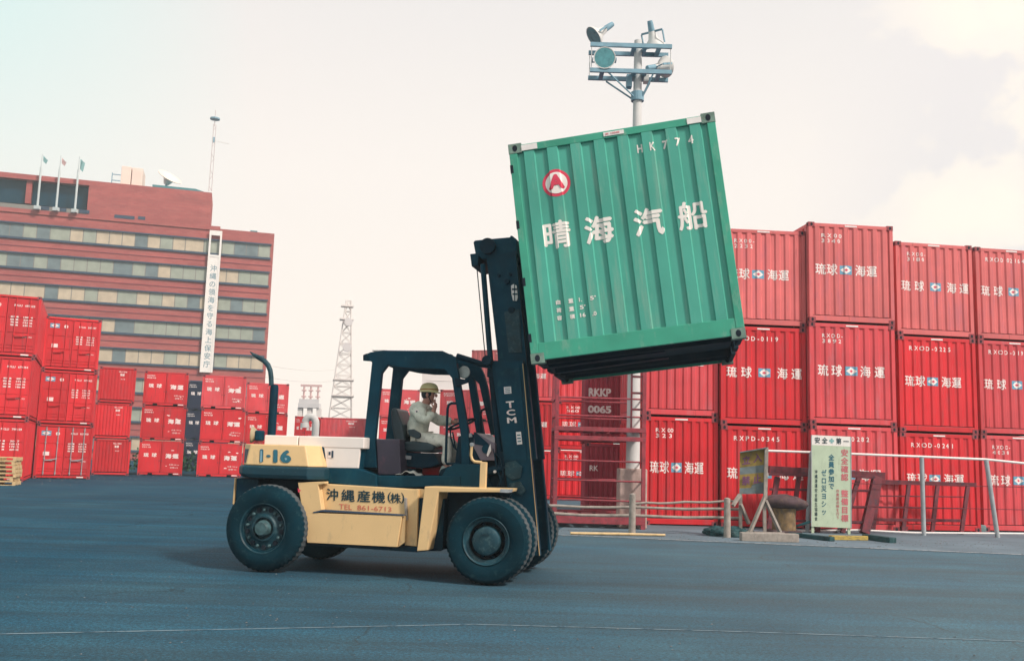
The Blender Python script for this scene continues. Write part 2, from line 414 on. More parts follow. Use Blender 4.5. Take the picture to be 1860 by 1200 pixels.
class MB:
    """collects boxes, prisms, tubes and lathes into one mesh object"""
    def __init__(s, T=None):
        s.v, s.f, s.m, s.T = [], [], [], T
    def add(s, vs, fs, m=0):
        o = len(s.v)
        for p in vs:
            p = Vector(p)
            s.v.append(s.T @ p if s.T is not None else p)
        for f in fs:
            s.f.append([i + o for i in f]); s.m.append(m)
        return s
    def box(s, x0, x1, y0, y1, z0, z1, m=0):
        vs = [(x, y, z) for z in (z0, z1) for y in (y0, y1) for x in (x0, x1)]
        return s.add(vs, [(0, 2, 3, 1), (4, 5, 7, 6), (0, 1, 5, 4), (2, 6, 7, 3), (0, 4, 6, 2), (1, 3, 7, 5)], m)
    def prism(s, poly, a0, a1, ax='y', m=0):
        n = len(poly)
        def P(p, a):
            return (p[0], a, p[1]) if ax == 'y' else (a, p[0], p[1]) if ax == 'x' else (p[0], p[1], a)
        vs = [P(p, a0) for p in poly] + [P(p, a1) for p in poly]
        fs = [list(range(n))[::-1], list(range(n, 2 * n))] + [(i, (i + 1) % n, n + (i + 1) % n, n + i) for i in range(n)]
        return s.add(vs, fs, m)
    def loft(s, rings, m=0, cap=True):
        n = len(rings[0])
        vs = [p for r in rings for p in r]
        fs = []
        for k in range(len(rings) - 1):
            for i in range(n):
                j = (i + 1) % n
                fs.append((k * n + i, k * n + j, (k + 1) * n + j, (k + 1) * n + i))
        if cap:
            fs.append(list(range(n))[::-1]); fs.append(list(range((len(rings) - 1) * n, len(rings) * n)))
        return s.add(vs, fs, m)
    def tube(s, pts, r, n=8, m=0):
        pts = [Vector(p) for p in pts]
        rr = r if isinstance(r, (list, tuple)) else [r] * len(pts)
        rings, ref = [], None
        for i, p in enumerate(pts):
            a = pts[max(0, i - 1)]; b = pts[min(len(pts) - 1, i + 1)]
            t = (b - a).normalized()
            if ref is None:
                ref = Vector((0, 0, 1)) if abs(t.z) < .9 else Vector((0, 1, 0))
            u = (ref - t * ref.dot(t)).normalized()
            ref = u
            v = t.cross(u)
            rings.append([p + (u * cos(2 * pi * k / n) + v * sin(2 * pi * k / n)) * rr[i] for k in range(n)])
        return s.loft(rings, m)
    def bar(s, a, b, w, h=None, m=0, up=(0, 0, 1)):
        a, b = Vector(a), Vector(b)
        h = w if h is None else h
        t = (b - a).normalized()
        upv = Vector(up)
        if abs(t.dot(upv)) > .95:
            upv = Vector((0, 1, 0))
        u = t.cross(upv).normalized() * (w / 2)
        v = u.cross(t).normalized() * (h / 2)
        return s.loft([[p + u + v, p - u + v, p - u - v, p + u - v] for p in (a, b)], m)
    def lathe(s, prof, c=(0, 0, 0), ax='y', n=32, m=0, cap=True):
        """prof: (radius, offset along axis), closed profile gives a ring"""
        c = Vector(c)
        rings = []
        for r, a in prof:
            ring = []
            for k in range(n):
                q = 2 * pi * k / n
                u, v = cos(q) * r, sin(q) * r
                ring.append(c + (Vector((u, a, v)) if ax == 'y' else Vector((a, u, v)) if ax == 'x' else Vector((u, v, a))))
            rings.append(ring)
        return s.loft(rings, m, cap=cap)
    def ball(s, c, rx, ry, rz, n=14, k=8, m=0, zmin=-1.0):
        c = Vector(c)
        rings = []
        for i in range(k + 1):
            t = math.asin(zmin) + (pi / 2 - math.asin(zmin)) * i / k
            rr = max(cos(t), .02)
            rings.append([c + Vector((rx * rr * cos(2 * pi * j / n), ry * rr * sin(2 * pi * j / n), rz * sin(t))) for j in range(n)])
        return s.loft(rings, m)
    def build(s, name, mats, parent=None, smooth=None, bevel=0.0, recalc=True):
        me = bpy.data.meshes.new(name)
        me.from_pydata([tuple(p) for p in s.v], [], s.f)
        for mm in (mats if isinstance(mats, (list, tuple)) else [mats]):
            me.materials.append(mm)
        me.polygons.foreach_set('material_index', s.m)
        if recalc:
            b = bmesh.new(); b.from_mesh(me)
            bmesh.ops.recalc_face_normals(b, faces=b.faces)
            b.to_mesh(me); b.free()
        if smooth is not None:
            me.polygons.foreach_set('use_smooth', [True] * len(me.polygons))
            me.set_sharp_from_angle(angle=radians(smooth))
        me.update()
        o = bpy.data.objects.new(name, me)
        COL.objects.link(o)
        if parent is not None:
            o.parent = parent
        if bevel:
            md = o.modifiers.new('bevel', 'BEVEL')
            md.width, md.segments, md.limit_method, md.angle_limit = bevel, 2, 'ANGLE', radians(35)
            md.use_clamp_overlap = True
        return o

def tag(o, label=None, cat=None, group=None, kind=None):
    if label: o['label'] = label
    if cat: o['category'] = cat
    if group: o['group'] = group
    if kind: o['kind'] = kind
    return o
def empty(name, loc=(0, 0, 0), rz=0.0, label=None, cat=None, group=None):
    o = bpy.data.objects.new(name, None)
    COL.objects.link(o)
    o.location = loc
    o.rotation_euler = (0, 0, rz)
    o.empty_display_size = .3
    return tag(o, label, cat, group)
def copy_tree(o, parent=None):
    c = o.copy()
    COL.objects.link(c)
    if parent is not None:
        c.parent = parent
    for ch in list(o.children):
        copy_tree(ch, c)
    return c

# ------------------------------------------------------------------ lettering
_tc = {}
def glyphs(s, bold=0.0):
    """flat outline of the text as ((x, y, layer), faces); bolder strokes are shifted copies, each a hair above the last"""
    k = (s, bold)
    if k not in _tc:
        cu = bpy.data.curves.new('text', 'FONT')
        cu.body, cu.resolution_u = s, 3
        o = bpy.data.objects.new('text', cu)
        COL.objects.link(o)
        dg = bpy.context.evaluated_depsgraph_get()
        me = bpy.data.meshes.new_from_object(o.evaluated_get(dg))
        v0 = [(v.co.x, v.co.y) for v in me.vertices]
        f0 = [list(p.vertices) for p in me.polygons]
        bpy.data.objects.remove(o); bpy.data.curves.remove(cu); bpy.data.meshes.remove(me)
        vs, fs = [], []
        d = bold
        for n, (dx, dy) in enumerate([(0, 0)] if bold < .005 else [(0, 0), (d, 0), (-d, 0), (0, d), (0, -d)] if bold < .045 else [(0, 0), (d, 0), (-d, 0), (0, d), (0, -d), (d * .7, d * .7), (-d * .7, d * .7), (d * .7, -d * .7), (-d * .7, -d * .7)]):
            q = len(vs)
            vs += [(x + dx, y + dy, n) for x, y in v0]
            fs += [[a + q for a in f] for f in f0]
        _tc[k] = (vs, fs)
    return _tc[k]
LAY = .0005
def put_text(mb, s, x0, x1, z0, z1, y, bold=0.0, m=0, em=False, fx=1):
    """text s filling the rectangle x0..x1, z0..z1 of the plane at y (em=True: one character in its em square)"""
    v, f = glyphs(s, bold)
    if not v: return
    if em:
        a0, a1, b0, b1 = 0, 1, -.12, .88
    else:
        a0, a1 = min(p[0] for p in v), max(p[0] for p in v)
        b0, b1 = min(p[1] for p in v), max(p[1] for p in v)
    vs = [(x0 + (p[0] - a0) / (a1 - a0) * (x1 - x0), y - LAY * p[2], z0 + (p[1] - b0) / (b1 - b0) * (z1 - z0)) for p in v]
    mb.add(vs, f, m)
def conform(mb, breaks, prof, off):
    """bend lettering laid at any y onto a ribbed panel: cut it at the rib edges, then drop each vertex onto the profile"""
    b = bmesh.new()
    vs = [b.verts.new(p) for p in mb.v]
    for f, mi in zip(mb.f, mb.m):
        try:
            q = b.faces.new([vs[i] for i in f]); q.material_index = mi
        except ValueError:
            pass
    for x in breaks:
        bmesh.ops.bisect_plane(b, geom=b.verts[:] + b.edges[:] + b.faces[:], dist=1e-5, plane_co=(x, 0, 0), plane_no=(1, 0, 0))
    b.verts.index_update()
    mb.v = [Vector((v.co.x, prof(v.co.x) + off + v.co.y, v.co.z)) for v in b.verts]
    mb.f = [[v.index for v in f.verts] for f in b.faces]
    mb.m = [f.material_index for f in b.faces]
    b.free()
    return mb

def rib_profile(x0, x1, n, top, slope, y_out, y_in):
    """trapezoid ribs: n raised ribs of width top between flat valleys; returns polyline (x, y)"""
    pitch = (x1 - x0) / n
    pts = [(x0, y_in)]
    for i in range(n):
        c = x0 + (i + .5) * pitch
        pts += [(c - top / 2 - slope, y_in), (c - top / 2, y_out), (c + top / 2, y_out), (c + top / 2 + slope, y_in)]
    pts.append((x1, y_in))
    return pts
def prof_fn(pts):
    def f(x):
        if x <= pts[0][0]: return pts[0][1]
        for (a, b), (c, d) in zip(pts, pts[1:]):
            if x <= c:
                return b + (d - b) * (x - a) / (c - a) if c > a else d
        return pts[-1][1]
    return f
def rib_sheet(mb, pts, z0, z1, ax='y', m=0):
    n = len(pts)
    def P(a, b, z):
        return (a, b, z) if ax == 'y' else (b, a, z)
    vs = [P(a, b, z0) for a, b in pts] + [P(a, b, z1) for a, b in pts]
    mb.add(vs, [(i, i + 1, n + i + 1, n + i) for i in range(n - 1)], m)

# ------------------------------------------------------------------ the setting
g = MB().add([(-900, -300, 0), (900, -300, 0), (900, 1500, 0), (-900, 1500, 0)], [(0, 1, 2, 3)]).build('ground', M['asphalt'])
tag(g, kind='structure')
def sheet(name, pts, z, m):
    o = MB().add([(p.x, p.y, z) for p in pts], [tuple(range(len(pts)))]).build(name, m)
    tag(o, kind='structure')
    return o
a, b = G(1000, 971), G(1960, 1012)
d = (b - a).normalized(); nrm = Vector((-d.y, d.x, 0))
b2 = a + d * 30
sheet('pavement', [a + nrm * .14, b2 + nrm * .14, b2 + nrm * 40, a + nrm * 40], .004, M['concrete'])
sheet('road_marking', [a - d * .2, b2, b2 + nrm * .10, a - d * .2 + nrm * .10], .008, M['whiteline'])
pa, pb, pc, pd = G(-60, 1153), G(860, 1134), G(1300, 1146), G(1950, 1168)
o = MB().add([(p.x, p.y + dy, .004) for p in (pa, pb, pc, pd) for dy in (0, .03)], [(0, 2, 3, 1), (2, 4, 5, 3), (4, 6, 7, 5)]).build('road_marking', M['faintline'])
tag(o, kind='structure')

# ------------------------------------------------------------------ containers
_fit = {}
def fitting_mesh(mm):
    """corner casting with its oval openings, origin at its outer bottom corner's box centre"""
    if mm not in _fit:
        b = MB().box(-.08, .08, -.075, .075, -.059, .059)
        for s in (-1, 1):
            ov = [(.030 * cos(q), .040 * sin(q)) for q in [2 * pi * k / 14 for k in range(14)]]
            b.prism(ov, s * .0735, s * .0775, 'y', 1)
            b.prism(ov, s * .0785, s * .0825, 'x', 1)
        o = b.build('corner_fitting', [M[mm], M['hole']])
        _fit[mm] = o.data
        bpy.data.objects.remove(o)
    return _fit[mm]
def frame(t, W, L, H, fm, fitm, pockets=(), pw=.28, rb=.15, rt=.09, side_pockets=(), post=.10, skid=None):
    w2, l2 = W / 2, L / 2
    fd = MB()
    fb = MB()
    for sx in (-1, 1):
        for sy in (-1, 1):
            xa, xb = sorted((sx * (w2 - .004), sx * (w2 - post)))
            ya, yb = sorted((sy * (l2 - .004), sy * (l2 - .10)))
            fb.box(xa, xb, ya, yb, .118, H - .118)
    xa, xb = -(w2 - post), w2 - post
    for sy in (-1, 1):
        y0, y1 = sorted((sy * (l2 - .008), sy * (l2 - .07)))
        fb.box(xa, xb, y0, y1, H - .02 - rt, H - .02)
        cuts = [xa]
        for p in sorted(pockets):
            cuts += [p - pw / 2, p + pw / 2]
        cuts.append(xb)
        for i in range(0, len(cuts), 2):
            fb.box(cuts[i], cuts[i + 1], y0, y1, .035, .035 + rb)
        for i in range(1, len(cuts) - 1, 2):
            fb.box(cuts[i], cuts[i + 1], y0 + .002, y1 - .002, .035 + rb * .8, .035 + rb)
    ya, yb = -(l2 - .10), l2 - .10
    for sx in (-1, 1):
        x0, x1 = sorted((sx * (w2 - .008), sx * (w2 - .07)))
        fb.box(x0, x1, ya, yb, H - .02 - rt, H - .02)
        cuts = [ya]
        for p in sorted(side_pockets):
            cuts += [p - .15, p + .15]
        cuts.append(yb)
        for i in range(0, len(cuts), 2):
            (fd if skid else fb).box(x0, x1, cuts[i], cuts[i + 1], .035, .035 + rb)
        for i in range(1, len(cuts) - 1, 2):
            (fd if skid else fb).box(x0 + .002, x1 - .002, cuts[i], cuts[i + 1], .16, .035 + rb)
    fb.build('frame', M[fm], t, bevel=.006)
    if skid:
        fd.build('side_sill', M[skid], t, bevel=.006)
    me = fitting_mesh(fitm)
    for sx in (-1, 1):
        for sy in (-1, 1):
            for z in (.059, H - .059):
                o = bpy.data.objects.new('corner_fitting', me)
                COL.objects.link(o); o.parent = t
                o.location = (sx * (w2 - .08), sy * (l2 - .075), z)
    fl = MB().box(-(w2 - .08), w2 - .08, -(l2 - .08), l2 - .08, .165, .185)
    k = int(L / .45)
    for i in range(k):
        yy = -(l2 - .2) + (L - .4) * i / (k - 1)
        if any(abs(yy - p) < .2 for p in side_pockets): continue
        fl.box(-(w2 - .08), w2 - .08, yy - .03, yy + .03, .06, .163)
    fl.build('floor', M['under'], t)
    MB().box(-(w2 - .075), w2 - .075, -(l2 - .075), l2 - .075, H - .055, H - .035).build('roof', M[fm], t)
def ribs(t, name, W, H, at, m, n, ax='y', sgn=-1, depth=.036, z0=.185, z1=None, top=.45, zt=.11, post=.10, soft=.07):
    """ribbed wall panel: 'at' is the outer face of the frame on that side; sgn = outward direction"""
    pitch = (W - 2 * post) / n
    pts = rib_profile(-(W / 2 - post), W / 2 - post, n, pitch * top, pitch * soft, at - sgn * .012, at - sgn * (.012 + depth))
    b = MB()
    rib_sheet(b, pts, z0, (z1 or H) - zt, ax)
    o = b.build(name, M[m], t, recalc=False)
    sm = o.modifiers.new('plate', 'SOLIDIFY'); sm.thickness = .004; sm.offset = 0
    return pts

RK = '琉球'
def emblem(b, cx, cz, w, h, y):
    """blue flag with a white lozenge and a red heart"""
    b.add([(cx - w / 2, y, cz - h / 2), (cx + w / 2, y, cz - h / 2), (cx + w / 2, y, cz + h / 2), (cx - w / 2, y, cz + h / 2)], [(0, 1, 2, 3)], 0)
    for k, (s, mi) in enumerate(((.9, 1), (.32, 2))):
        b.add([(cx - w / 2 * s, y - .002 * (k + 1), cz), (cx, y - .002 * (k + 1), cz - h / 2 * s), (cx + w / 2 * s, y - .002 * (k + 1), cz), (cx, y - .002 * (k + 1), cz + h / 2 * s)], [(0, 1, 2, 3)], mi)

def rib_container(W, H, red, two_line, number, wide=0, L=3.0, blue=False):
    """domestic container seen from its ribbed end with the company lettering"""
    t = empty('shipping_container')
    fit = 'redfit'
    frame(t, W, L, H, red, fit, rb=.13)
    l2 = L / 2
    pts = ribs(t, 'front_panel', W, H, -l2, red, 8, top=.38, soft=.16, depth=.03)
    ribs(t, 'rear_panel', W, H, l2, red, 8, sgn=1)
    ribs(t, 'side_panel', L, H, -W / 2, red, 11, 'x', -1)
    ribs(t, 'side_panel', L, H, W / 2, red, 11, 'x', 1)
    f = prof_fn(pts)
    br = [p[0] for p in pts]
    cz = H * .53
    hh = H * .105
    # company name: two characters, flag, two characters
    k = W / 2.1
    xs = ((-.78, -.50, .20, .48), (-.80, -.44, .44, .80), (-.74, -.40, .30, .64))[wide]
    nb = MB()
    cw = .27 * k
    for ch, x in zip('琉球海運', xs):
        put_text(nb, ch, x * k - cw / 2 + .02, x * k + cw / 2 + .02, cz - hh / 2 * 1.12, cz + hh / 2 * 1.12, 0, .018, em=True)
    conform(nb, br, f, -.004).build('lettering', M['letter'], t, recalc=False)
    ex = ((-.15), 0.0, -.05)[wide] * k
    eb = MB(); emblem(eb, ex + .02, cz, .30 * k, H * .088, 0)
    lay = {0: 0, 1: -.002, 2: -.004}
    ys = [p[1] for p in eb.v]
    base = MB(); base.v, base.f, base.m = eb.v, eb.f, eb.m
    b3 = MB()
    for fi, mi in zip(eb.f, eb.m):
        q = MB(); q.add([(eb.v[i][0], 0, eb.v[i][2]) for i in fi], [tuple(range(4))], mi)
        conform(q, br, f, -.005 - .003 * mi)
        b3.add(q.v, q.f); b3.m[-len(q.f):] = q.m
    b3.build('emblem', [M['blue'], M['letter'], M['emblemred']], t, recalc=False)
    tb = MB()
    zt = H * .865
    if two_line:
        a, c = number
        put_text(tb, a, -.72 * k, -.22 * k, zt - .035, zt + .065, 0, .02)
        put_text(tb, c, -.72 * k, -.26 * k, zt - .17, zt - .07, 0, .02)
    else:
        put_text(tb, number[0], -.74 * k, .36 * k, zt - .04, zt + .075, 0, .02)
    conform(tb, br, f, -.004).build('number', M['letter'], t, recalc=False)
    pl = MB().box(-.16, .16, -l2 + .002, -l2 + .006, H - .085, H - .05)
    pl.build('data_plate', M['plate'], t)
    return t

def leaf_container(W, H, L, red, seed):
    """small domestic container seen from its two-leaf door end, with fork pockets"""
    rnd = random.Random(seed)
    t = empty('shipping_container')
    frame(t, W, L, H, red, 'redfit', pockets=(-W * .22, W * .24), pw=.24, rb=.12, rt=.06, post=.06)
    l2 = L / 2
    y = -l2 + .02
    for s in (-1, 1):
        x0, x1 = (-(W / 2 - .062), -.012) if s < 0 else (.012, W / 2 - .062)
        d = MB().box(x0, x1, y, y + .05, .17, H - .09)
        d.box(x0 + .06, x0 + .085, y - .018, y + .002, .2, H - .12)
        d.box(x1 - .085, x1 - .06, y - .018, y + .002, .2, H - .12)
        do = d.build('door', M[red], t, bevel=.006)
        MB().box((x0 if s > 0 else x1 - .10) + .02, (x0 if s > 0 else x1 - .10) + .06, y - .03, y - .003, H * .40, H * .44).build('handle', M['redfit'], do)
    ribs(t, 'rear_panel', W, H, l2, red, 9, sgn=1, post=.06)
    ribs(t, 'side_panel', L, H, -W / 2, red, 12, 'x', -1)
    ribs(t, 'side_panel', L, H, W / 2, red, 12, 'x', 1)
    b = MB()
    yy = y - .004
    put_text(b, 'RKMO', -W * .44, -W * .26, H * .85, H * .89, yy, .02)
    put_text(b, '%05d' % rnd.randint(10000, 99999), -W * .44, -W * .24, H * .785, H * .825, yy, .02)
    for ch, x in zip('琉球', (-.33, -.15)):
        put_text(b, ch, (x - .06) * W, (x + .055) * W, H * .52, H * .64, yy, .04, em=True)
    for ch, x in zip('海運', (.17, .33)):
        put_text(b, ch, (x - .07) * W, (x + .065) * W, H * .49, H * .63, yy, .05, em=True)
    put_text(b, '自重 %d kg' % rnd.randint(600, 990), .2 * W, .42 * W, H * .29, H * .33, yy, .01)
    put_text(b, '容積 9.5', .22 * W, .40 * W, H * .21, H * .25, yy, .01)
    # paint scuffed round the lettering
    for k in range(4):
        cx, cz, rr = rnd.uniform(.10, .40) * W, rnd.uniform(.55, .76) * H if k < 3 else rnd.uniform(.2, .3) * H, rnd.uniform(.03, .08)
        pts = [(cx + rr * rnd.uniform(.7, 1.8) * cos(q), y - .0015, cz + rr * rnd.uniform(.25, .7) * sin(q)) for q in [2 * pi * j / 9 for j in range(9)]]
        b.add(pts, [tuple(range(9))])
    b.build('lettering', M['letter'], t, recalc=False)
    MB().box(W * .30, W * .42, -l2 + .004, -l2 + .008, .07, .12).build('data_plate', M['plate'], t)
    return t

def door_container(W, H, L, red, rods, seed):
    """standard container seen from its door end"""
    rnd = random.Random(seed)
    t = empty('shipping_container')
    frame(t, W, L, H, red, 'redfit', rb=.10, rt=.09)
    l2 = L / 2
    y = -l2 + .025
    for s in (-1, 1):
        x0, x1 = (-(W / 2 - .102), -.01) if s < 0 else (.01, W / 2 - .102)
        d = MB()
        zs = [.15, .30, .42, .95, 1.55, H - .12]
        for k in range(len(zs) - 1):
            d.box(x0, x1, y + .012, y + .05, zs[k] + .02, zs[k + 1] - .02)
        for z in zs[1:-1]:
            d.box(x0, x1, y + .034, y + .052, z - .0199, z + .0199)
        for xa in (x0, x1 - .05):
            d.box(xa, xa + .05, y, y + .0118, .15, H - .12)
        do = d.build('door', M[red], t, bevel=.005)
        for fx in (.28, .74):
            xr = x0 + (x1 - x0) * fx
            r = MB().tube([(xr, y - .03, .16), (xr, y - .03, H - .12)], .019, 8)
            for z in (.25, .9, 1.6, H - .25):
                r.box(xr - .035, xr + .035, y - .028, y + .012, z - .03, z + .03)
            r.build('lock_rod', M['galv' if rods else red], do, smooth=40)
            MB().bar((xr, y - .06, .82 + .06 * (fx > .5)), (xr + .34 * (1 if fx < .5 else -1), y - .05, .82), .03, .045).build('handle', M['galv' if rods else red], do)
    ribs(t, 'rear_panel', W, H, l2, red, 9, sgn=1)
    ribs(t, 'side_panel', L, H, -W / 2, red, 22, 'x', -1)
    ribs(t, 'side_panel', L, H, W / 2, red, 22, 'x', 1)
    b = MB(); yy = y - .055
    yf = y + .009
    num = '%06d' % rnd.randint(200000, 999999)
    put_text(b, 'RKLU', W * .10, W * .22, H * .815, H * .85, yf, .03)
    put_text(b, num, W * .26, W * .41, H * .815, H * .85, yf, .03)
    for k in range(4):
        put_text(b, ('総重量', '自重', '荷重', '容積')[k], W * .06, W * .18, H * (.63 - k * .045), H * (.658 - k * .045), yf, .03)
        put_text(b, '%d' % rnd.randint(2000, 24000), W * .25, W * .39, H * (.63 - k * .045), H * (.658 - k * .045), yf, .03)
    put_text(b, 'RYUKYU', W * .26, W * .40, H * .31, H * .335, yf, .02)
    b.build('lettering', M['letter'], t, recalc=False)
    e = MB(); emblem(e, -W * .33, H * .83, W * .17, H * .085, yf)
    e.build('emblem', [M['blue'], M['letter'], M['emblemred']], t, recalc=False)
    MB().lathe([(.085, 0), (.085, .004)], (-W * .13, yf - .001, H * .825), n=16).build('emblem_disc', M['letter'], t)
    MB().box(-W * .36, -W * .25, yf - .003, yf + .001, H * .42, H * .49).build('placard', M['letter'], t)
    MB().box(W * .26, W * .38, -l2 + .003, -l2 + .007, .05, .10).build('data_plate', M['plate'], t)
    return t

def plain_container(W, H, L, red, seed, smooth_face=False):
    """container seen from its ribbed blind end with a small white notice near the top"""
    t = empty('shipping_container')
    frame(t, W, L, H, red, 'redfit', rb=.10, rt=.07)
    l2 = L / 2
    pts = ribs(t, 'front_panel', W, H, -l2, red, 10, depth=.03 if not smooth_face else .012)
    ribs(t, 'rear_panel', W, H, l2, red, 10, sgn=1)
    ribs(t, 'side_panel', L, H, -W / 2, red, 22, 'x', -1)
    ribs(t, 'side_panel', L, H, W / 2, red, 22, 'x', 1)
    b = MB()
    rnd = random.Random(seed)
    put_text(b, 'RKLU %d' % rnd.randint(1000, 9999), W * .02, W * .24, H * .86, H * .90, 0, .03)
    put_text(b, '琉球', W * .06, W * .18, H * .76, H * .83, 0, .06)
    put_text(b, '%d' % rnd.randint(100, 999), W * .08, W * .2, H * .66, H * .69, 0, .02)
    conform(b, [p[0] for p in pts], prof_fn(pts), -.004).build('lettering', M['letter'], t, recalc=False)
    return t

def stack_pose(corner, side, other, top, yaw, n):
    """corner: pixel of the front face's bottom corner on the ground; other: pixel column of the opposite corner (or a width in m);
    top: pixel of the top above the corner. Returns width, tier height, base centre direction"""
    A = G(*corner)
    d = Vector((cos(yaw), sin(yaw), 0)) * (1 if side == 'l' else -1)
    if isinstance(other, tuple):
        r = ray(*other)
        r = Vector((r.x, r.y, 0))
        # A + t d = s r
        det = d.x * -r.y + r.x * d.y
        tt = (-A.x * -r.y - r.x * A.y) / det if False else ((-A.x) * (-r.y) - (-r.x) * (-A.y)) / (d.x * (-r.y) - (-r.x) * d.y)
        W = tt
    else:
        W = other
    nrm = Vector((sin(yaw), -cos(yaw), 0))
    T = onplane(top[0], top[1], A, nrm)
    Bl = A if side == 'l' else A + d * W
    return Bl, W, T.z / n
def put_stack(things, Bl, W, H, L, yaw, jitter=0.0):
    ex = Vector((cos(yaw), sin(yaw), 0)); ey = Vector((-sin(yaw), cos(yaw), 0))
    for k, t in enumerate(things):
        j = (random.random() - .5) * jitter
        p = Bl + ex * (W / 2 + j) + ey * (L / 2 + abs(j))
        t.location = (p.x, p.y, k * (H + .002))
        t.rotation_euler = (0, 0, yaw + j * .1)

GR = 'red containers stacked on the right behind the fence'
def right_stack(corner, other, top, yaw, n, items):
    Bl, W, H = stack_pose(corner, 'l', other, top, radians(yaw), n)
    ts = []
    for red, two, num, wide, label in items:
        t = rib_container(W - .03, H - .004, red, two, num, wide)
        tag(t, label, 'container', GR)
        ts.append(t)
    put_stack(ts, Bl, W, H, 3.0, radians(yaw), .02)
right_stack((1168, 953), (1306, 956), (1160, 560), 5, 2, [
    ('red', True, ('R X 00', '3 2 3'), 0, 'red ribbed container beside the concrete pole, bottom one behind the log barrier'),
    ('redpale', True, ('R X 00', '2 8 1'), 0, 'red ribbed container under the lifted green one, directly above the one marked 323')])
right_stack((1309, 957), (1470, 961), (1296, 412), 4, 3, [
    ('red', False, ('R X P D - 0 3 4 5',), 1, 'red container behind the yellow sign and bollard, numbered 0345, bottom of its stack'),
    ('red', False, ('R X O D - 0 1 1 9',), 1, 'red container numbered 0119 with widely spaced lettering beside the green container, middle tier'),
    ('redfaded', True, ('R X 0 0 -', '2 2 3 2'), 0, 'faded red container partly behind the right edge of the green container, top tier')])
right_stack((1474, 962), (1636, 965), (1464, 402), 6, 3, [
    ('redpale', False, ('R X O D - 0 2 8 2',), 0, 'red container directly behind the pale green safety sign, bottom tier'),
    ('redpale', True, ('R X O D -', '3 8 9 2'), 2, 'red container marked 3892 in two lines, directly above the pale green safety sign'),
    ('redfaded', True, ('R X 0 0', '3 3 4 0'), 0, 'faded red container marked 3340 that stands highest of the whole row')])
right_stack((1639, 964), (1785, 966), (1626, 437), 8, 3, [
    ('red', False, ('R X O D - 0 2 4 1',), 0, 'bright red container numbered 0241 behind two leaning white fence posts'),
    ('red', False, ('R X O D - 0 2 2 5',), 0, 'red container numbered 0225 with a one line code, middle tier'),
    ('redfaded', True, ('R X 0 0 -', '3 1 8 0'), 1, 'faded red container marked 3180 in two lines, top tier right of the highest one')])
right_stack((1788, 965), 2.15, (1774, 448), 8, 3, [
    ('redpale', True, ('R X O D -', '4 0 3 0'), 2, 'dull red container cut by the picture edge, bottom tier, marked 4030'),
    ('redpale', False, ('R X O D - 0 1 9 8',), 1, 'red container cut by the picture edge, middle tier of the last column'),
    ('redfaded', False, ('R X O D  0 2 1 6 4',), 1, 'faded red container cut by the picture edge, top tier of the last column')])

GL = 'red containers stacked on the left below the brick building'
def left_stack(make, corner, side, other, top, yaw, n, labels, L, group=GL):
    Bl, W, H = stack_pose(corner, side, other, top, radians(yaw), n)
    ts = []
    for k, lb in enumerate(labels):
        t = make(W - .02, H - .004, L, k)
        tag(t, lb, 'container', group)
        ts.append(t)
    put_stack(ts, Bl, W, H, L, radians(yaw), .08)
    return W, H
left_stack(lambda W, H, L, k: door_container(W, H, L, 'red', False, 10 + k), (44, 875), 'r', 2.44, (73, 539), 23.2, 3, [
    'red container with door lettering behind the wooden pallets, bottom of the leftmost tall stack',
    'red container with door lettering in the middle of the leftmost tall stack',
    'red container topmost of the leftmost tall stack, just under the long window rows'], 6.06)
left_stack(lambda W, H, L, k: door_container(W, H, L, 'red', k == 0, 20 + k), (56, 868), 'l', (161, 872), (81, 573), 23.4, 3, [
    'red container with grey lock rods on its doors, bottom of its stack',
    'red container with flag emblem and red doors, middle of the second stack from the left',
    'red container with flag emblem, topmost of the second stack from the left'], 6.06)
left_stack(lambda W, H, L, k: plain_container(W, H, L, 'red', 30 + k, k == 2), (163, 862), 'l', (232, 863), (182, 665), 22.5, 3, [
    'plain ribbed red container at the bottom of the stack without doors',
    'plain ribbed red container in the middle of the stack without doors',
    'plain red container with almost smooth face on top of the stack without doors'], 6.06)
left_stack(lambda W, H, L, k: leaf_container(W, H, L, 'red', 40 + k), (249, 862), 'l', (331, 864), (265, 673), 18.5, 3, [
    'two leaf red container, bottom of the stack just left of the dark gap',
    'two leaf red container, middle of the stack just left of the dark gap',
    'two leaf red container, top of the stack just left of the dark gap'], 3.0)
left_stack(lambda W, H, L, k: leaf_container(W, H, L, 'redpale' if k == 2 else 'red', 50 + k), (356, 865), 'l', (437, 867), (371, 680), 15, 3, [
    'two leaf red container right of the dark gap, bottom of its stack',
    'two leaf red container right of the dark gap, middle of its stack',
    'two leaf red container directly below the foot of the white banner'], 3.0)
left_stack(lambda W, H, L, k: leaf_container(W, H, L, 'redpale' if k == 2 else 'red', 60 + k), (438, 864), 'l', (516, 866), (455, 694), 13, 3, [
    'two leaf red container hidden behind the cream counterweight, bottom of its stack',
    'two leaf red container behind the muffler and the round rear lamp',
    'two leaf red container crossed by the bent exhaust pipe, topmost of its stack'], 3.0)
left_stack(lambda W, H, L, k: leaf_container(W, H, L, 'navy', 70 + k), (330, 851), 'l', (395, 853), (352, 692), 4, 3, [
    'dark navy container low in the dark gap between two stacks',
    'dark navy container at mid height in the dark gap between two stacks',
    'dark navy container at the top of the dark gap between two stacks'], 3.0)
left_stack(lambda W, H, L, k: leaf_container(W, H, L, 'red', 80 + k), (529, 858), 'l', (566, 859), (535, 755), -6, 2, [
    'red container low behind the white hood, left of the bent vent pipe',
    'red container whose end shows between the muffler and the bent vent pipe'], 3.0)
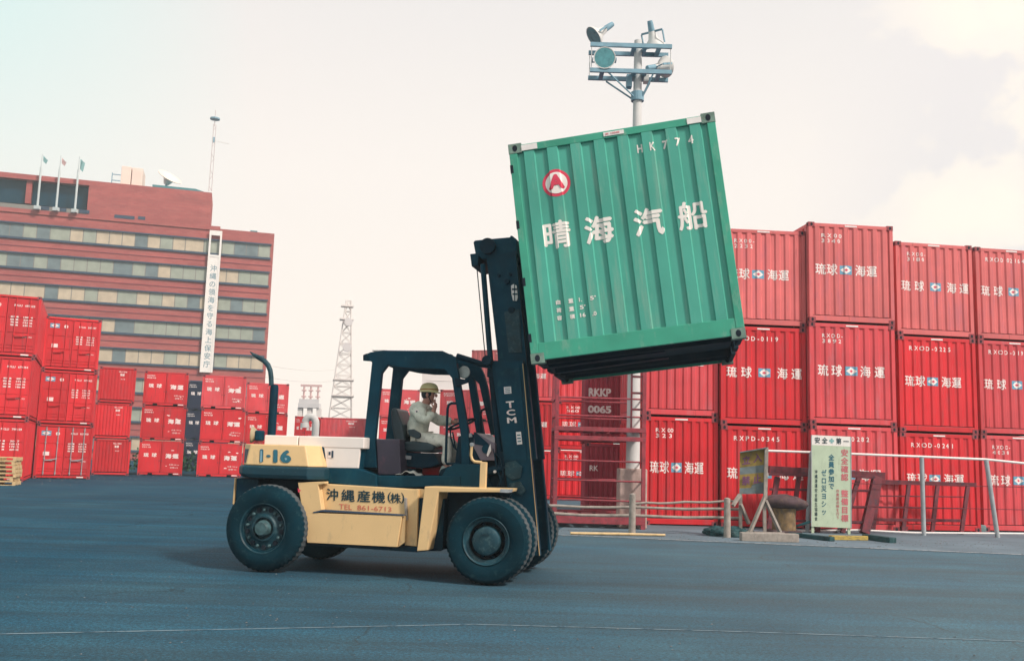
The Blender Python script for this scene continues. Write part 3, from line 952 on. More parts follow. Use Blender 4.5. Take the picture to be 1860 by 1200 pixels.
left_stack(lambda W, H, L, k: plain_container(W, H, L, 'redpale', 90 + k, True), (577, 859), 'l', (668, 861), (579, 757), -3, 2, [
    'smooth pinkish red container low behind the white hood right of the vent pipe',
    'smooth pinkish red container showing above the white hood right of the vent pipe'], 2.5)
GM = 'red containers seen behind the cab and mast'
left_stack(lambda W, H, L, k: leaf_container(W, H, L, 'redpale' if k == 2 else 'red', 100 + k), (684, 864), 'l', (757, 866), (690, 705), 7, 3, [
    'two leaf red container low behind the engine panel of the forklift',
    'two leaf red container seen between the rear pillars of the cab, middle tier',
    'two leaf red container seen between the rear pillars of the cab, top tier'], 3.0, GM)
left_stack(lambda W, H, L, k: leaf_container(W, H, L, 'redpale', 110 + k), (793, 880), 'l', (905, 886), (795, 707), -24, 3, [
    'red container behind the driver, bottom of the stack in line with his legs',
    'red container behind the steering wheel and the driver\'s chest',
    'red container with slanting roof line right behind the driver\'s face'], 3.0, GM)
left_stack(lambda W, H, L, k: plain_container(W, H, L, 'redfaded', 120 + k), (848, 868), 'l', (935, 871), (842, 636), -26, 4, [
    'faded red container low behind the front cab pillar',
    'faded red container second tier behind the front cab pillar',
    'faded red container third tier behind the front cab pillar',
    'faded red container rising highest between cab roof and mast'], 3.0, GM)
left_stack(lambda W, H, L, k: rib_container(W, H, 'red' if k < 2 else 'redpale', True, ('R X 00', '%d' % (411 + 36 * k)), 0), (915, 905), 'l', (1007, 906), (905, 640), -4, 3, [
    'red container right behind the mast, bottom tier beside the flat rack',
    'red container right behind the mast, middle tier with white lettering',
    'red container right behind the mast, top tier under the green container'], 3.0, GM)
left_stack(lambda W, H, L, k: rib_container(W, H, 'red' if k != 2 else 'redpale', True, ('R X 00', '%d' % (519 + 41 * k)), 0), (1008, 906), 'l', (1112, 908), (1005, 640), -3, 3, [
    'red container seen through the lower flat rack, bottom tier',
    'red container seen through the upper flat rack, with the flag emblem',
    'red container over the upper flat rack just below the green container'], 3.0, GM)

# the maroon one marked RKKP 0065
def coded_container(W, H, L, k):
    t = empty('shipping_container')
    frame(t, W, L, H, 'maroon', 'redfit', rb=.12)
    pts = ribs(t, 'front_panel', W, H, -L / 2, 'maroon', 8)
    ribs(t, 'rear_panel', W, H, L / 2, 'maroon', 8, sgn=1)
    ribs(t, 'side_panel', L, H, -W / 2, 'maroon', 11, 'x', -1)
    ribs(t, 'side_panel', L, H, W / 2, 'maroon', 11, 'x', 1)
    b = MB()
    if k == 1:
        put_text(b, 'RKKP', -W * .42, W * .05, H * .66, H * .78, 0, .05)
        put_text(b, '0065', -W * .43, W * .06, H * .42, H * .53, 0, .05)
    else:
        put_text(b, 'RK', -W * .40, -W * .22, H * .6, H * .68, 0, .03)
    conform(b, [p[0] for p in pts], prof_fn(pts), -.004).build('lettering', M['letter'], t, recalc=False)
    return t
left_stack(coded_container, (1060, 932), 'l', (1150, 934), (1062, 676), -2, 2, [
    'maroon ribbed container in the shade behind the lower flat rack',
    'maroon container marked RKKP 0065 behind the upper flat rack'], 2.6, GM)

# ------------------------------------------------------------------ flat racks (open steel frames) beside the pole
def flat_rack(W, D, H, rails, ladder, dz):
    t = empty('flat_rack')
    b = MB()
    b.box(-W / 2, W / 2, -D / 2, -D / 2 + .09, .10, dz)
    b.box(-W / 2, W / 2, D / 2 - .09, D / 2, .10, dz)
    b.box(-W / 2, -W / 2 + .09, -D / 2 + .09, D / 2 - .09, .10, dz - .02)
    b.box(W / 2 - .09, W / 2, -D / 2 + .09, D / 2 - .09, .10, dz - .02)
    for i in range(6):
        x = -W / 2 + .2 + (W - .4) * i / 5
        b.box(x - .12, x + .12, -D / 2 + .09, D / 2 - .09, dz - .08, dz - .04)
    b.build('deck', M['rackred'], t, bevel=.006)
    for sx in (-1, 1):
        for sy in (-1, 1):
            x, y = sx * (W / 2 - .05), sy * (D / 2 - .05)
            MB().box(x - .045, x + .045, y - .045, y + .045, dz + .002, H - .10).build('post', M['rackred'], t, bevel=.005)
            MB().box(x - .05, x + .05, y - .05, y + .05, .0, .098).build('foot', M['rackred'], t)
    for sy in (-1, 1):
        y = sy * (D / 2 - .05)
        MB().box(-W / 2, W / 2, y - .05, y + .05, H - .098, H).build('top_beam', M['rackred'], t, bevel=.006)
        for z in rails:
            MB().tube([(-W / 2 + .09, y, z), (W / 2 - .09, y, z)], .020, 8).build('rail', M['rackred'], t, smooth=40)
    for sx in (-1, 1):
        for z in rails:
            MB().tube([(sx * (W / 2 - .05), -D / 2 + .09, z), (sx * (W / 2 - .05), D / 2 - .09, z)], .020, 8).build('rail', M['rackred'], t, smooth=40)
    if ladder:
        lb = MB()
        xx = W / 2 - .34
        lb.box(xx - .02, xx + .02, -D / 2 + .02, -D / 2 + .06, dz + .002, H - .10)
        for k in range(4):
            z = .6 + k * (H - .8) / 4
            lb.box(xx + .02, W / 2 - .095, -D / 2 + .025, -D / 2 + .055, z, z + .05)
        lb.build('ladder', M['rackdark'], t)
    return t
A, B_ = G(1003, 957), G(1172, 962)
W = (B_ - A).length
yw = atan2(B_.y - A.y, B_.x - A.x)
for k, (hh, z, lad, lb) in enumerate(((2.06, 0, False, 'rusty red open flat rack standing on the pavement beside the pole'), (2.3, 2.065, True, 'rusty red open flat rack stacked on another, ladder bars at its end'))):
    r = flat_rack(W, 1.6, hh, ((.62, 1.06, 1.50), (.45, .86, 1.75))[k], lad, (.32, .20)[k])
    c = (A + B_) / 2 + Vector((-sin(yw), cos(yw), 0)) * .8
    r.location = (c.x, c.y, z); r.rotation_euler = (0, 0, yw)
    tag(r, lb, 'rack', 'open flat racks between mast and pole')

# ------------------------------------------------------------------ brick office building
BYAW = radians(16)
BR = G(472, 843.6)
BR = Vector((BR.x, BR.y, 0)) * (116 / BR.y)
bd = Vector((cos(BYAW), sin(BYAW), 0))
bn = Vector((sin(BYAW), -cos(BYAW), 0))
bld = empty('office_building', BR, BYAW, 'red brick office block with long ribbon windows behind the stacked containers', 'building')
def bl(px, py, off=0.0):
    """pixel -> (x, z) in the facade plane of the building (x along the facade, 0 at its right end)"""
    p = onplane(px, py, BR + bn * off, bn)
    return (p - BR).dot(bd), p.z
XL = bl(-160, 420)[0]
ztop = bl(494, 424)[1]
xu = bl(385, 350)[0]
zup = bl(385, 350)[1]
MB().box(XL, 0, .03, 18, 0, ztop).build('wall', M['brick'], bld)
# set-back block on the roof with dark glazing and a ledge
xg = bl(162, 335)[0]
ug = MB()
zg0, zg1 = bl(162, 378)[1], bl(162, 337)[1]
ug.box(xg, xu, .02, 6, ztop, zup)
ug.box(XL, xg, .02, 6, zg1, zup)
ug.box(XL, xg, 1.2, 6, ztop, zg1)
ug.build('upper_storey', M['brick'], bld)
MB().box(XL, bl(385, 410)[0] + 1, -.12, 0, ztop - .25, ztop + .25).build('ledge', M['brick'], bld)
gl = MB()
xa = XL
glz = MB().box(XL, xg, 1.0, 1.19, zg0, zg1)
glo = glz.build('window', M['glass'], bld)
xm = bl(51, 345)[0]
MB().box(xm - .3, xm + .3, .4, .99, zg0, zg1).build('mullion', M['brick'], glo)
MB().box(XL, xg, -.06, .3, ztop + .25, ztop + .75).build('parapet', M['mullion'], bld)
slots = MB()
for x0, x1, y in ((75, 90, 378), (108, 121, 381), (144, 163, 384), (208, 245, 393), (251, 264, 396)):
    a, b = bl(x0, y), bl(x1, y)
    MB().box(a[0], b[0], -.15, -.125, a[1] - .2, a[1] + .2).build('vent_slot', M['bandframe'], bld)
rr = random.Random(5)
bands = [(446, 468.3), (496.5, 519), (547, 569.5), (598, 620), (649, 671.5), (700, 722.5), (751, 773), (802, 824)]
xr = bl(490, 470)[0]
for i, (t0, t1) in enumerate(bands):
    z1, z0 = bl(490, t0)[1], bl(490, t1)[1]
    win = MB()
    n = 46
    x = xr
    pw = 1.42
    k = 0
    while x > XL:
        x2 = x - pw * (1 if rr.random() < .8 else 1.5)
        warm = .35 + .45 * min(1, max(0, (-x) / 35)) if i > 1 else .45
        if i == 1 : warm = .3
        r0 = rr.random()
        mi = 0 if r0 < warm else 2 if r0 > .90 else 1
        win.box(x2 + .05, x - .05, -.012, .0, z0, z1, mi)
        x = x2
    win.box(XL, xr, .0005, .02, z0, z1, 3)
    wo = win.build('window', [M['curtain'], M['curtaincool'], M['curtaindark'], M['mullion']], bld)
    fr = MB()
    fr.box(XL, xr + .1, -.26, -.004, z1, z1 + .16)
    fr.box(XL, xr + .1, -.16, -.004, z0 - .24, z0)
    fr.build('frame', M['bandframe'], wo)
    MB().box(XL, xr + .2, -.03, .029, z0 - 1.05, z0 - .97).build('string_course', M['bandframe'] if False else M['brickdark'], bld)
# vertical banner
P0, P1 = bl(390, 420, .35), bl(374, 676, .35)
bw = (bl(404, 421, .35)[0] - bl(381, 421, .35)[0])
ban = empty('banner', BR, BYAW, 'tall white vertical banner with Japanese writing hung on the brick building', 'banner')
xc = (bl(381, 421, .35)[0] + bl(404, 421, .35)[0]) / 2
ztb = bl(392, 467, .35)[1]; zbb = bl(374, 676, .35)[1]; ztf = bl(392, 419, .35)[1]
xb0, xb1 = xc - bw / 2, xc + bw / 2
MB().box(xb0 + .12, xb1 - .12, -.40, -.36, zbb, ztb).build('cloth', M['white'], ban)
fr = MB()
fr.box(xb0, xb0 + .22, -.45, -.33, zbb, ztf); fr.box(xb1 - .22, xb1, -.45, -.33, zbb, ztf)
fr.box(xb0 + .22, xb1 - .22, -.45, -.33, ztf - .6, ztf); fr.box(xb0 + .22, xb1 - .22, -.45, -.34, ztb, ztb + .25)
for z in (zbb + 2, (zbb + ztf) / 2, ztf - 1):
    fr.box(xb0 + .05, xb0 + .15, -.33, -.165, z, z + .1); fr.box(xb1 - .15, xb1 - .05, -.33, -.165, z, z + .1)
fr.build('frame', M['white'], ban)
tx = MB()
msg = '沖縄の領海を守る海上保安庁'
ch = (ztb - zbb - 1.4) / len(msg)
for k, c in enumerate(msg):
    zc = ztb - .9 - ch * (k + .5)
    put_text(tx, c, xc - .40, xc + .40, zc - .42, zc + .42, -.405, .01, em=True)
tx.build('lettering', M['inkfaint'], ban, recalc=False)

def at_b(px, py, off=0.0):
    return onplane(px, py, BR + bn * off, bn)
# flagpoles in front of the upper glazing
for (x0, y0, x1, y1, fy, m, lb) in ((68, 374, 72, 280, 287, 'flagteal', 'pale flagpole with a small teal flag, leftmost of the three before the dark glazing'),
                                   (102, 377, 107, 282, 291, 'flagred', 'pale flagpole with a reddish flag, between the two with teal flags'),
                                   (136, 380, 139, 284, 297, 'flagteal', 'pale flagpole with a long teal flag, nearest to the roof tank')):
    p, q = at_b(x0, y0, .5), at_b(x1, y1, .5)
    t = empty('flagpole', p, 0, lb, 'flagpole', 'flagpoles on the office roof')
    h = q.z - p.z
    MB().lathe([(.13, 0), (.12, h * .72), (.05, h * .8), (.04, h)], ax='z', n=10).build('pole', M['flagpole'], t, smooth=40)
    MB().box(-.3, .3, -.25, .25, -.4, 0).build('base', M['flagpole'], t)
    zf = at_b(x1, fy, .5).z - p.z
    f = MB()
    hh = .6 if fy < 295 else 1.2
    rows = []
    for i in range(7):
        u = i / 6
        rows.append([(.12 + u * .55, .12 * sin(u * 7), zf + hh / 2 - u * .5), (.12 + u * .35, .12 * sin(u * 7 + 1), zf - hh / 2 - u * .35)])
    vs = [p_ for r in rows for p_ in r]
    f.add(vs, [(2 * i, 2 * i + 1, 2 * i + 3, 2 * i + 2) for i in range(6)])
    fo = f.build('flag', M[m], t)
    sm = fo.modifiers.new('cloth', 'SOLIDIFY'); sm.thickness = .02
# roof equipment
p0, p1 = bl(211, 326), bl(254, 297)
t = empty('roof_tank', BR, BYAW, 'pale pink boxy tank on dark blocks on the office roof', 'roof tank')
tb_ = MB()
xmid = (p0[0] + p1[0]) / 2
tb_.box(p0[0], xmid - .1, 4, 7.5, zup + .45, p1[1] + .6); tb_.box(xmid + .0, p1[0], 4, 7.5, zup + .45, p1[1] + .55)
tb_.build('body', M['rooftank'], t, bevel=.05)
for k in range(4):
    x = p0[0] + .3 + k * (p1[0] - p0[0] - .6) / 3
    MB().box(x - .25, x + .25, 4.1, 7.4, zup, zup + .448).build('block', M['bandframe'], t)
rl = MB()
xa = bl(194, 320)[0]
for z in (.6, 1.35, 2.1):
    rl.box(xa, p0[0] - .05, 4.1, 4.2, zup + z, zup + z + .1)
rl.box(xa, xa + .1, 4.0, 4.1, zup, zup + 2.3)
rl.build('railing', M['steelblue'], t)
MB().ball((bl(157, 318)[0], 6, zup + .2), 1.1, 1.1, 1.0, 14, 7, zmin=0).build('roof_dome', M['rooftank'])
o = bpy.context.scene.objects['roof_dome']; o.location = BR; o.rotation_euler = (0, 0, BYAW)
tag(o, 'small pale dome on the office roof left of the tank', 'dome')
# dish
c = bl(303, 312)
t = empty('satellite_dish', BR + bd * c[0] - bn * 5 + Vector((0, 0, zup)), BYAW, 'large pale satellite dish tilted up on the office roof', 'satellite dish')
n_ = Vector((.42, -.46, .79)).normalized()
q = n_.to_track_quat('Z', 'Y').to_matrix().to_4x4()
D = MB(Matrix.Translation((-.1, 0, 2.5)) @ q)
R0 = 1.55
D.lathe([(.05, -.02)] + [(R0 * k / 6, .34 * (k / 6) ** 2) for k in range(1, 7)] + [(R0 * k / 6 * .99, .34 * (k / 6) ** 2 - .06) for k in range(6, 0, -1)] + [(.04, -.08)], ax='z', n=28)
D.build('reflector', M['rooftank'], t, smooth=50)
MB(Matrix.Translation((-.1, 0, 2.5)) @ q).lathe([(.65, -.06), (.3, -.8), (.05, -.85)], ax='z', n=14).build('backing', M['fadeddark'], t, smooth=40)
MB().tube([(-.2, 0, 0), (-.35, 0, 1.7)], .14, 8).build('mount', M['steelblue'], t)
a, b = bl(274, 334), bl(380, 346)
o = MB().prism([(a[0], zup + .25), (a[0], zup + .8), (a[0] + (b[0] - a[0]) * .75, zup + .8), (b[0] + .0, zup + .35), (b[0], zup + .15)], 2.0, 9.0).build('roof_canopy', M['tealroof'])
o.location = BR; o.rotation_euler = (0, 0, BYAW)
tag(o, 'low teal metal canopy on the office roof beneath the dish', 'canopy')
o = MB().box(bl(455, 418)[0], bl(468, 418)[0], 2, 3, ztop, ztop + .6).build('roof_vent', M['tealroof'])
o.location = BR; o.rotation_euler = (0, 0, BYAW)
tag(o, 'small dark vent box on the lower roof end', 'vent')
# antenna mast
p, q = at_b(381, 347, -1.2), at_b(383, 199, -1.2)
t = empty('antenna_mast', p, BYAW, 'thin pale antenna mast at the end of the upper office roof', 'antenna')
h = q.z - p.z
lt = MB()
for k in range(3):
    x, y = .22 * cos(k * 2.1), .22 * sin(k * 2.1)
    lt.tube([(x, y, 0), (x * .8, y * .8, h * .82)], .05, 6)
for k in range(12):
    z = h * .8 * k / 12
    a0 = k * 2.1
    lt.tube([(.21 * cos(a0), .21 * sin(a0), z), (.21 * cos(a0 + 2.1), .21 * sin(a0 + 2.1), z + h * .066)], .03, 5)
lt.tube([(0, 0, h * .8), (0, 0, h)], .05, 6)
lt.build('lattice', M['mastgrey'], t)
MB().lathe([(.15, 0), (.6, .12), (.6, .3), (.15, .42)], (0, 0, h * .87), 'z', 12).build('platform', M['steelblue'], t)
MB().box(-.15, .15, -.15, .15, h * .60, h * .66).build('junction_box', M['steelblue'], t)
MB().tube([(.1, 0, h * .62), (1.9, 0, h * .60)], .03, 5).build('antenna_arm', M['fadedsteel'], t)

# ------------------------------------------------------------------ far things
def far_base(px, py, Y):
    p = AY(px, py, Y)
    return Vector((p.x, p.y, 0))
Y = 150
p = far_base(618, 760, Y)
t = empty('lattice_tower', p, .2, 'faint pale lattice radio tower with two round dishes far behind the yard', 'tower')
sc_ = Y / FPX
h = AY(623, 546, Y).z
wb, wt = 34 * sc_ * 1.05, 9 * sc_
hb = AY(617, 752, Y).z
lt = MB()
def leg(k, z):
    u = max(0, min(1, (z - hb) / (h - hb)))
    wd = (wb * 1.1 * (1 - u) ** 1.0 + wt * u) / 2 if z >= 0 else wb / 2
    sx, sy = ((-1, -1), (1, -1), (1, 1), (-1, 1))[k % 4]
    return Vector((sx * wd + u * .35, sy * wd, z))
for k in range(4):
    lt.tube([leg(k, z) for z in (0, hb, hb + (h - hb) * .5, h)], .10, 5)
nz = 15
for i in range(nz):
    z0, z1 = h * i / nz, h * (i + 1) / nz
    for k in range(4):
        lt.tube([leg(k, z0), leg(k + 1, z1)], .045, 4)
        lt.tube([leg(k + 1, z0), leg(k, z1)], .045, 4)
        lt.tube([leg(k, z1), leg(k + 1, z1)], .055, 4)
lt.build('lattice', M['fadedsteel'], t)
for py, r in ((586, .65), (632, .7)):
    q = AY(624, py, Y)
    u = leg(0, q.z)
    MB().lathe([(r, 0), (r, .5), (r * .5, .8)], (.45, u.y - .75, q.z), 'y', 18).build('dish', M['fadeddark'], t, smooth=40)
for py in (690, 719, 580, 556):
    z = AY(620, py, Y).z
    u = leg(2, z)
    MB().box(-u.x - .3 + .3, u.x + .35, -u.y - .3, u.y + .3, z - .1, z + .1).build('platform', M['fadedsteel'], t)
# two slack cables from the office to the tower
for (x0, y0), (x1, y1), lb in (((489, 664), (606, 671), 'upper faint cable strung from the office end to the lattice tower'), ((480, 684), (604, 692), 'lower faint cable strung from the office end to the lattice tower')):
    a = at_b(x0, y0, -.2)
    b = AY(x1 + 5, y1, 150)
    v = b - a
    o = MB().tube([v * (k / 10) + Vector((0, 0, -.35 * sin(pi * k / 10))) for k in range(11)], .035, 5).build('cable', M['fadedsteel'])
    o.location = a
    tag(o, lb, 'cable', 'cables strung to the tower')
# white block seen through the cab
Y = 140
a, b = AY(766, 700, Y), AY(915, 700, Y)
t = empty('warehouse', ((a.x + b.x) / 2, Y, 0), .0, 'pale white warehouse wall seen through the cab behind the driver', 'building')
hw = (b.x - a.x) / 2
hz = AY(770, 664, Y).z
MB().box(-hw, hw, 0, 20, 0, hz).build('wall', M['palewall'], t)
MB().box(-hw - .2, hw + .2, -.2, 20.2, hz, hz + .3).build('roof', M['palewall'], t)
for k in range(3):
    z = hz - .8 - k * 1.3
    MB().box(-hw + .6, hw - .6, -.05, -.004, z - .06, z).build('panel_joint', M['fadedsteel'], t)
# red and white three-legged gantry
Y = 95
p = far_base(563, 742, Y)
t = empty('steel_gantry', p, 0, 'faint red and white gantry with three posts beyond the bent vent pipe', 'gantry')
zt_, zp = AY(563, 700, Y).z, AY(563, 736, Y).z
k = Y / FPX
for dx in (-12.5, 0, 13):
    g_ = MB()
    g_.tube([(dx * k, 0, zp + .25), (dx * k, 0, zt_)], .10, 6)
    g_.box(dx * k - .35, dx * k + .35, -.1, .1, zt_ - .1, zt_ + .1)
    for z in (zp + .8, zp + 1.4):
        g_.box(dx * k - .22, dx * k + .22, -.12, .12, z, z + .12)
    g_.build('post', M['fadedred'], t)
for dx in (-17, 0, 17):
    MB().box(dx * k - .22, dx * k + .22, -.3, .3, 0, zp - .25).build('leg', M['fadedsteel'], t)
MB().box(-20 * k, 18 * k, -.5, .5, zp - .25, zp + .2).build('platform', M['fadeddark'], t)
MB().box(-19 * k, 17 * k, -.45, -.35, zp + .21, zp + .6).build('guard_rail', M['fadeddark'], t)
# bent vent pipe behind the hood
Y = 30
p = far_base(572, 800, Y)
k = Y / FPX
zt_ = AY(565, 752, Y).z
t = empty('vent_pipe', p, 0, 'pale grey goose neck vent pipe standing just behind the white hood', 'pipe')
arc = [(0, 0, 0), (0, 0, zt_ - .30)]
for i in range(1, 9):
    q = pi * .95 * i / 8
    arc.append((-.17 + .17 * cos(q), 0, zt_ - .30 + .22 * sin(q)))
MB().tube(arc, .115, 12).build('pipe', M['palepipe'], t, smooth=50)
MB().lathe([(.22, 0), (.22, .06)], ax='z', n=16).build('flange', M['galv'], t)
MB().tube([(-.34, 0, zt_ - .42), (-.345, 0, zt_ - .27)], [.15, .13], 12).build('outlet', M['palepipe'], t, smooth=40)

# ------------------------------------------------------------------ wooden pallets on the far left, hedge
P = G(-6, 881)
for k in range(7):
    zb = k * .145
    t = empty('pallet', (P.x - .25 + rr.uniform(-.05, .05), P.y + .6, zb), radians(16) + rr.uniform(-.04, .04),
              'pale wooden pallet, %s in the pile beside the leftmost containers' % ['lowest', 'second from the ground', 'third from the ground', 'middle one', 'third from the top', 'second from the top', 'topmost'][k], 'pallet', 'wooden pallets in a pile')
    for i in range(5):
        MB().box(-.6, .6, -.55 + i * .25, -.55 + i * .25 + .12, .115, .14).build('top_board', M['palletwood'], t)
    for i in range(3):
        MB().box(-.6 + i * .55, -.6 + i * .55 + .1, -.55, .57, .022, .113).build('stringer', M['palletwood'], t)
    for i in range(3):
        MB().box(-.6, .6, -.55 + i * .5, -.55 + i * .5 + .12, 0, .021).build('bottom_board', M['palletwood'], t)
p = G(241, 857)
hb_ = MB()
for k in range(900):
    c = Vector((rr.gauss(0, 1.5), rr.uniform(-.5, .5), abs(rr.gauss(.5, .35)) + .05))
    a = Vector((rr.uniform(-1, 1), rr.uniform(-1, 1), rr.uniform(-1, 1))).normalized() * .13
    b = a.cross(Vector((rr.uniform(-1, 1), rr.uniform(-1, 1), rr.uniform(-1, 1)))).normalized() * .08
    hb_.add([c - a, c + b, c + a, c - b], [(0, 1, 2, 3)])
o = hb_.build('hedge', M['hedge'], recalc=False)
o.location = (p.x, p.y + 6, 0)
tag(o, 'dark green hedge in the gap before the brick building', 'hedge')

# ------------------------------------------------------------------ floodlight pole
PB = G(1148, 958)
Yp = PB.y
def pp(px, py, y=0.0):
    q = AY(px, py, Yp + y)
    return Vector((q.x - PB.x, y, q.z))
t = empty('floodlight_pole', PB, 0, 'tall concrete pole with a double frame carrying floodlights behind the green container', 'light pole')
top = pp(1147, 74).z
rb, rt = .165, .095
MB().lathe([(rb, 0), (rb * .97, 2), (rt, top)], ax='z', n=20).build('pole', M['polegrey'], t, smooth=50)
MB().box(-.34, .30, -.30, .30, 0, 1.35).build('base', M['polebase'], t, bevel=.03)
fz = [pp(1147, 92).z, pp(1147, 138).z]
xa, xb = pp(1071, 83).x, pp(1217, 95).x
slope = 0.03
for z, dy in ((fz[0], -.28), (fz[0] + .03, .28), (fz[1], -.28), (fz[1] + .03, .28)):
    MB().box(xa, xb, dy - .035, dy + .035, z - .05, z + .05).build('crossbar', M['steelblue'], t)
for z in fz:
    for x in (xa + .30, -.12, .14, xb - .30):
        MB().box(x - .05, x + .05, -.245, .245, z - .035, z + .03).build('tie', M['steelblue'], t)
for x in (xa + .03, xb - .03):
    for dy in (-.28, .28):
        MB().tube([(x, dy, fz[1] + .05), (x, dy, fz[0] - .05)], .012, 6).build('hanger', M['polegrey'], t)
zc = pp(1147, 178).z
for x in (xa + .45, xb - .45):
    for dy in (-.28, .28):
        MB().tube([(x, dy, fz[1] - .05), (.10 * (1 if x > 0 else -1), dy * .35, zc)], .022, 6).build('brace', M['steelblue'], t)
MB().lathe([(.16, 0), (.16, .22)], (0, 0, zc - .08), 'z', 16).build('clamp', M['steelblue'], t)
MB().box(-.28, -.15, -.12, .08, pp(1135, 160).z, pp(1135, 138).z).build('control_box', M['steelblue'], t)
MB().box(.14, .26, -.12, .08, pp(1135, 150).z, pp(1135, 138).z).build('control_box', M['lamphood'], t)
def flood(px, py, dy, direction, glassm='lamphood'):
    c = pp(px, py, dy)
    d = Vector(direction).normalized()
    q = Matrix.Translation(c) @ d.to_track_quat('Z', 'Y').to_matrix().to_4x4()
    h = MB(q).lathe([(.08, -.30), (.12, -.12), (.26, .04), (.27, .09), (.25, .09), (.10, -.08)], ax='z', n=20).build('floodlight', M['lamphood'], t, smooth=40)
    MB(q).lathe([(.245, .06), (.245, .085)], ax='z', n=20).build('lens', M['lampglass'], h)
    MB(q).lathe([(.06, -.56), (.07, -.50), (.08, -.302)], ax='z', n=12).build('ballast', M['steelblue'], h, smooth=40)
    b = MB(q)
    for s in (-1, 1):
        b.bar((s * .285, 0, .02), (s * .285, 0, -.28), .02, .05)
    b.bar((-.285, 0, -.29), (.285, 0, -.29), .02, .05)
    b.build('bracket', M['steelblue'], h)
flood(1098, 107, -.28, (-.05, -1, -.12))
flood(1083, 64, .1, (-.72, -.2, -.62))
flood(1188, 80, .0, (.25, .35, -.9))
flood(1205, 122, .1, (.75, .5, .28))

# ------------------------------------------------------------------ log barrier, boards, bollard, fence
def obj_at(name, base, label, cat, group=None, rz=0):
    return empty(name, base, rz, label, cat, group)
LB = G(1150, 967)
Yl = LB.y
def lp(px, py, dy=0.0):
    q = AY(px, py, Yl + dy)
    return q
t = obj_at('log_barrier', LB, 'low grey wooden barrier of two long poles on short posts', 'barrier')
def rel(v, base):
    return Vector(v) - base
for px, y0, y1 in ((1148, 897, 970), (1321, 905, 976), (975, 897, 962)):
    a = G(px, y1); h = onplane(px, y0, a, Vector((0, 1, 0))).z
    b = MB()
    b.lathe([(.075, 0), (.07, h * .6), (.065, h), (.02, h + .02)], rel((a.x, a.y, 0), LB), 'z', 10)
    b.build('post', M['wood'], t, smooth=50)
for (xa, ya), (xb, yb), r in (((960, 918), (1345, 925), .030), ((960, 932), (1342, 941), .032), ((1152, 914), (1335, 910), .025)):
    A_, B2 = lp(xa, ya, -.1), lp(xb, yb, -.1)
    pts = [A_.lerp(B2, k / 8) + Vector((0, 0, .012 * sin(k * 1.9))) for k in range(9)]
    MB().tube([rel(p, LB) for p in pts], [r * (1 + .08 * sin(k * 2.3)) for k in range(9)], 8).build('rail', M['wood'], t, smooth=50)
a, b = G(1036, 971), G(1208, 974)
o = MB().tube([(0, 0, .035), ((b - a) * .5 + Vector((0, .02, .035))), (b - a) + Vector((0, 0, .032))], [.026, .03, .024], 8).build('loose_pole', M['palletwood'], smooth=50)
o.location = a
tag(o, 'pale loose pole lying on the pavement before the log barrier', 'pole')

# weathered yellow board on wooden trestles
SB = G(1392, 977)
Ys = SB.y
def sp_(px, py, dy=0.0):
    q = AY(px, py, Ys + dy)
    return q - SB
t = obj_at('notice_board', SB, 'weathered yellow and blue board on grey wooden trestle legs beside the bollard', 'notice board')
q = [sp_(1344, 822, .10), sp_(1391, 814), sp_(1389, 896), sp_(1343, 897, .10)]
bb = MB()
def quad_slab(b, q, th, m=0):
    n = (q[1] - q[0]).cross(q[3] - q[0]).normalized() * th
    b.loft([[v for v in q], [v + n for v in q]], m)
if True:
    def mix(u, v):
        return (q[0].lerp(q[1], u)).lerp(q[3].lerp(q[2], u), v)
    stripes = [(0, .36, 0), (.36, .53, 1), (.53, .86, 0), (.86, 1, 1)]
    for v0, v1, mi in stripes:
        quad_slab(bb, [mix(0, v0), mix(1, v0), mix(1, v1), mix(0, v1)], .025, mi)
    quad_slab(bb, [mix(.52, .78) + Vector((0, -.004, 0)), mix(1, .74) + Vector((0, -.004, 0)), mix(1, .86) + Vector((0, -.004, 0)), mix(.45, .86) + Vector((0, -.004, 0))], .003, 1)
    bb.build('board', [M['signyellow'], M['signblue']], t)
    lt = MB()
    for ch, u, v in (('立', .24, .20), ('入', .68, .18), ('禁', .24, .68), ('止', .68, .66)):
        gv, gf = glyphs(ch, .03)
        lt.add([mix(u + (p[0] - .5) * .34, v - (p[1] - .38) * .22) + Vector((0, -.03 - LAY * p[2], 0)) for p in gv], gf)
    lt.build('lettering', M['purple'], t, recalc=False)
    quad_slab(bb, [mix(0, 0), mix(1, 0), mix(1, .01), mix(0, .01)], .04)
MB().bar(sp_(1344, 821, .05) , sp_(1392, 813, -.05), .16, .025).build('top_cap', M['signblue'], t)
post = MB().bar(sp_(1392, 812, -.06), sp_(1390, 905, -.06), .075, .06).build('post', M['wood'], t)
for a, b in (((1390, 900, -.05), (1362, 966, -.25)), ((1390, 908, -.05), (1417, 966, .3)), ((1388, 905, .03), (1389, 966, .1)),
             ((1344, 898, .1), (1331, 918, -.1)), ((1345, 898, .12), (1345, 960, .3)), ((1345, 915, .12), (1360, 950, .3))):
    MB().bar(sp_(*a), sp_(*b), .065, .06).build('leg', M['wood'], t)
MB().bar(sp_(1356, 967, -.25), sp_(1424, 969, -.1), .07, .06).build('foot_beam', M['wood'], t)
o = MB().box(-.58, .58, -.10, .10, 0, .17).build('timber_block', M['wood'], bevel=.015)
g_ = G(1397, 983); o.location = (g_.x, g_.y, 0); o.rotation_euler = (0, 0, .03)
tag(o, 'grey squared timber lying before the trestle legs', 'timber')

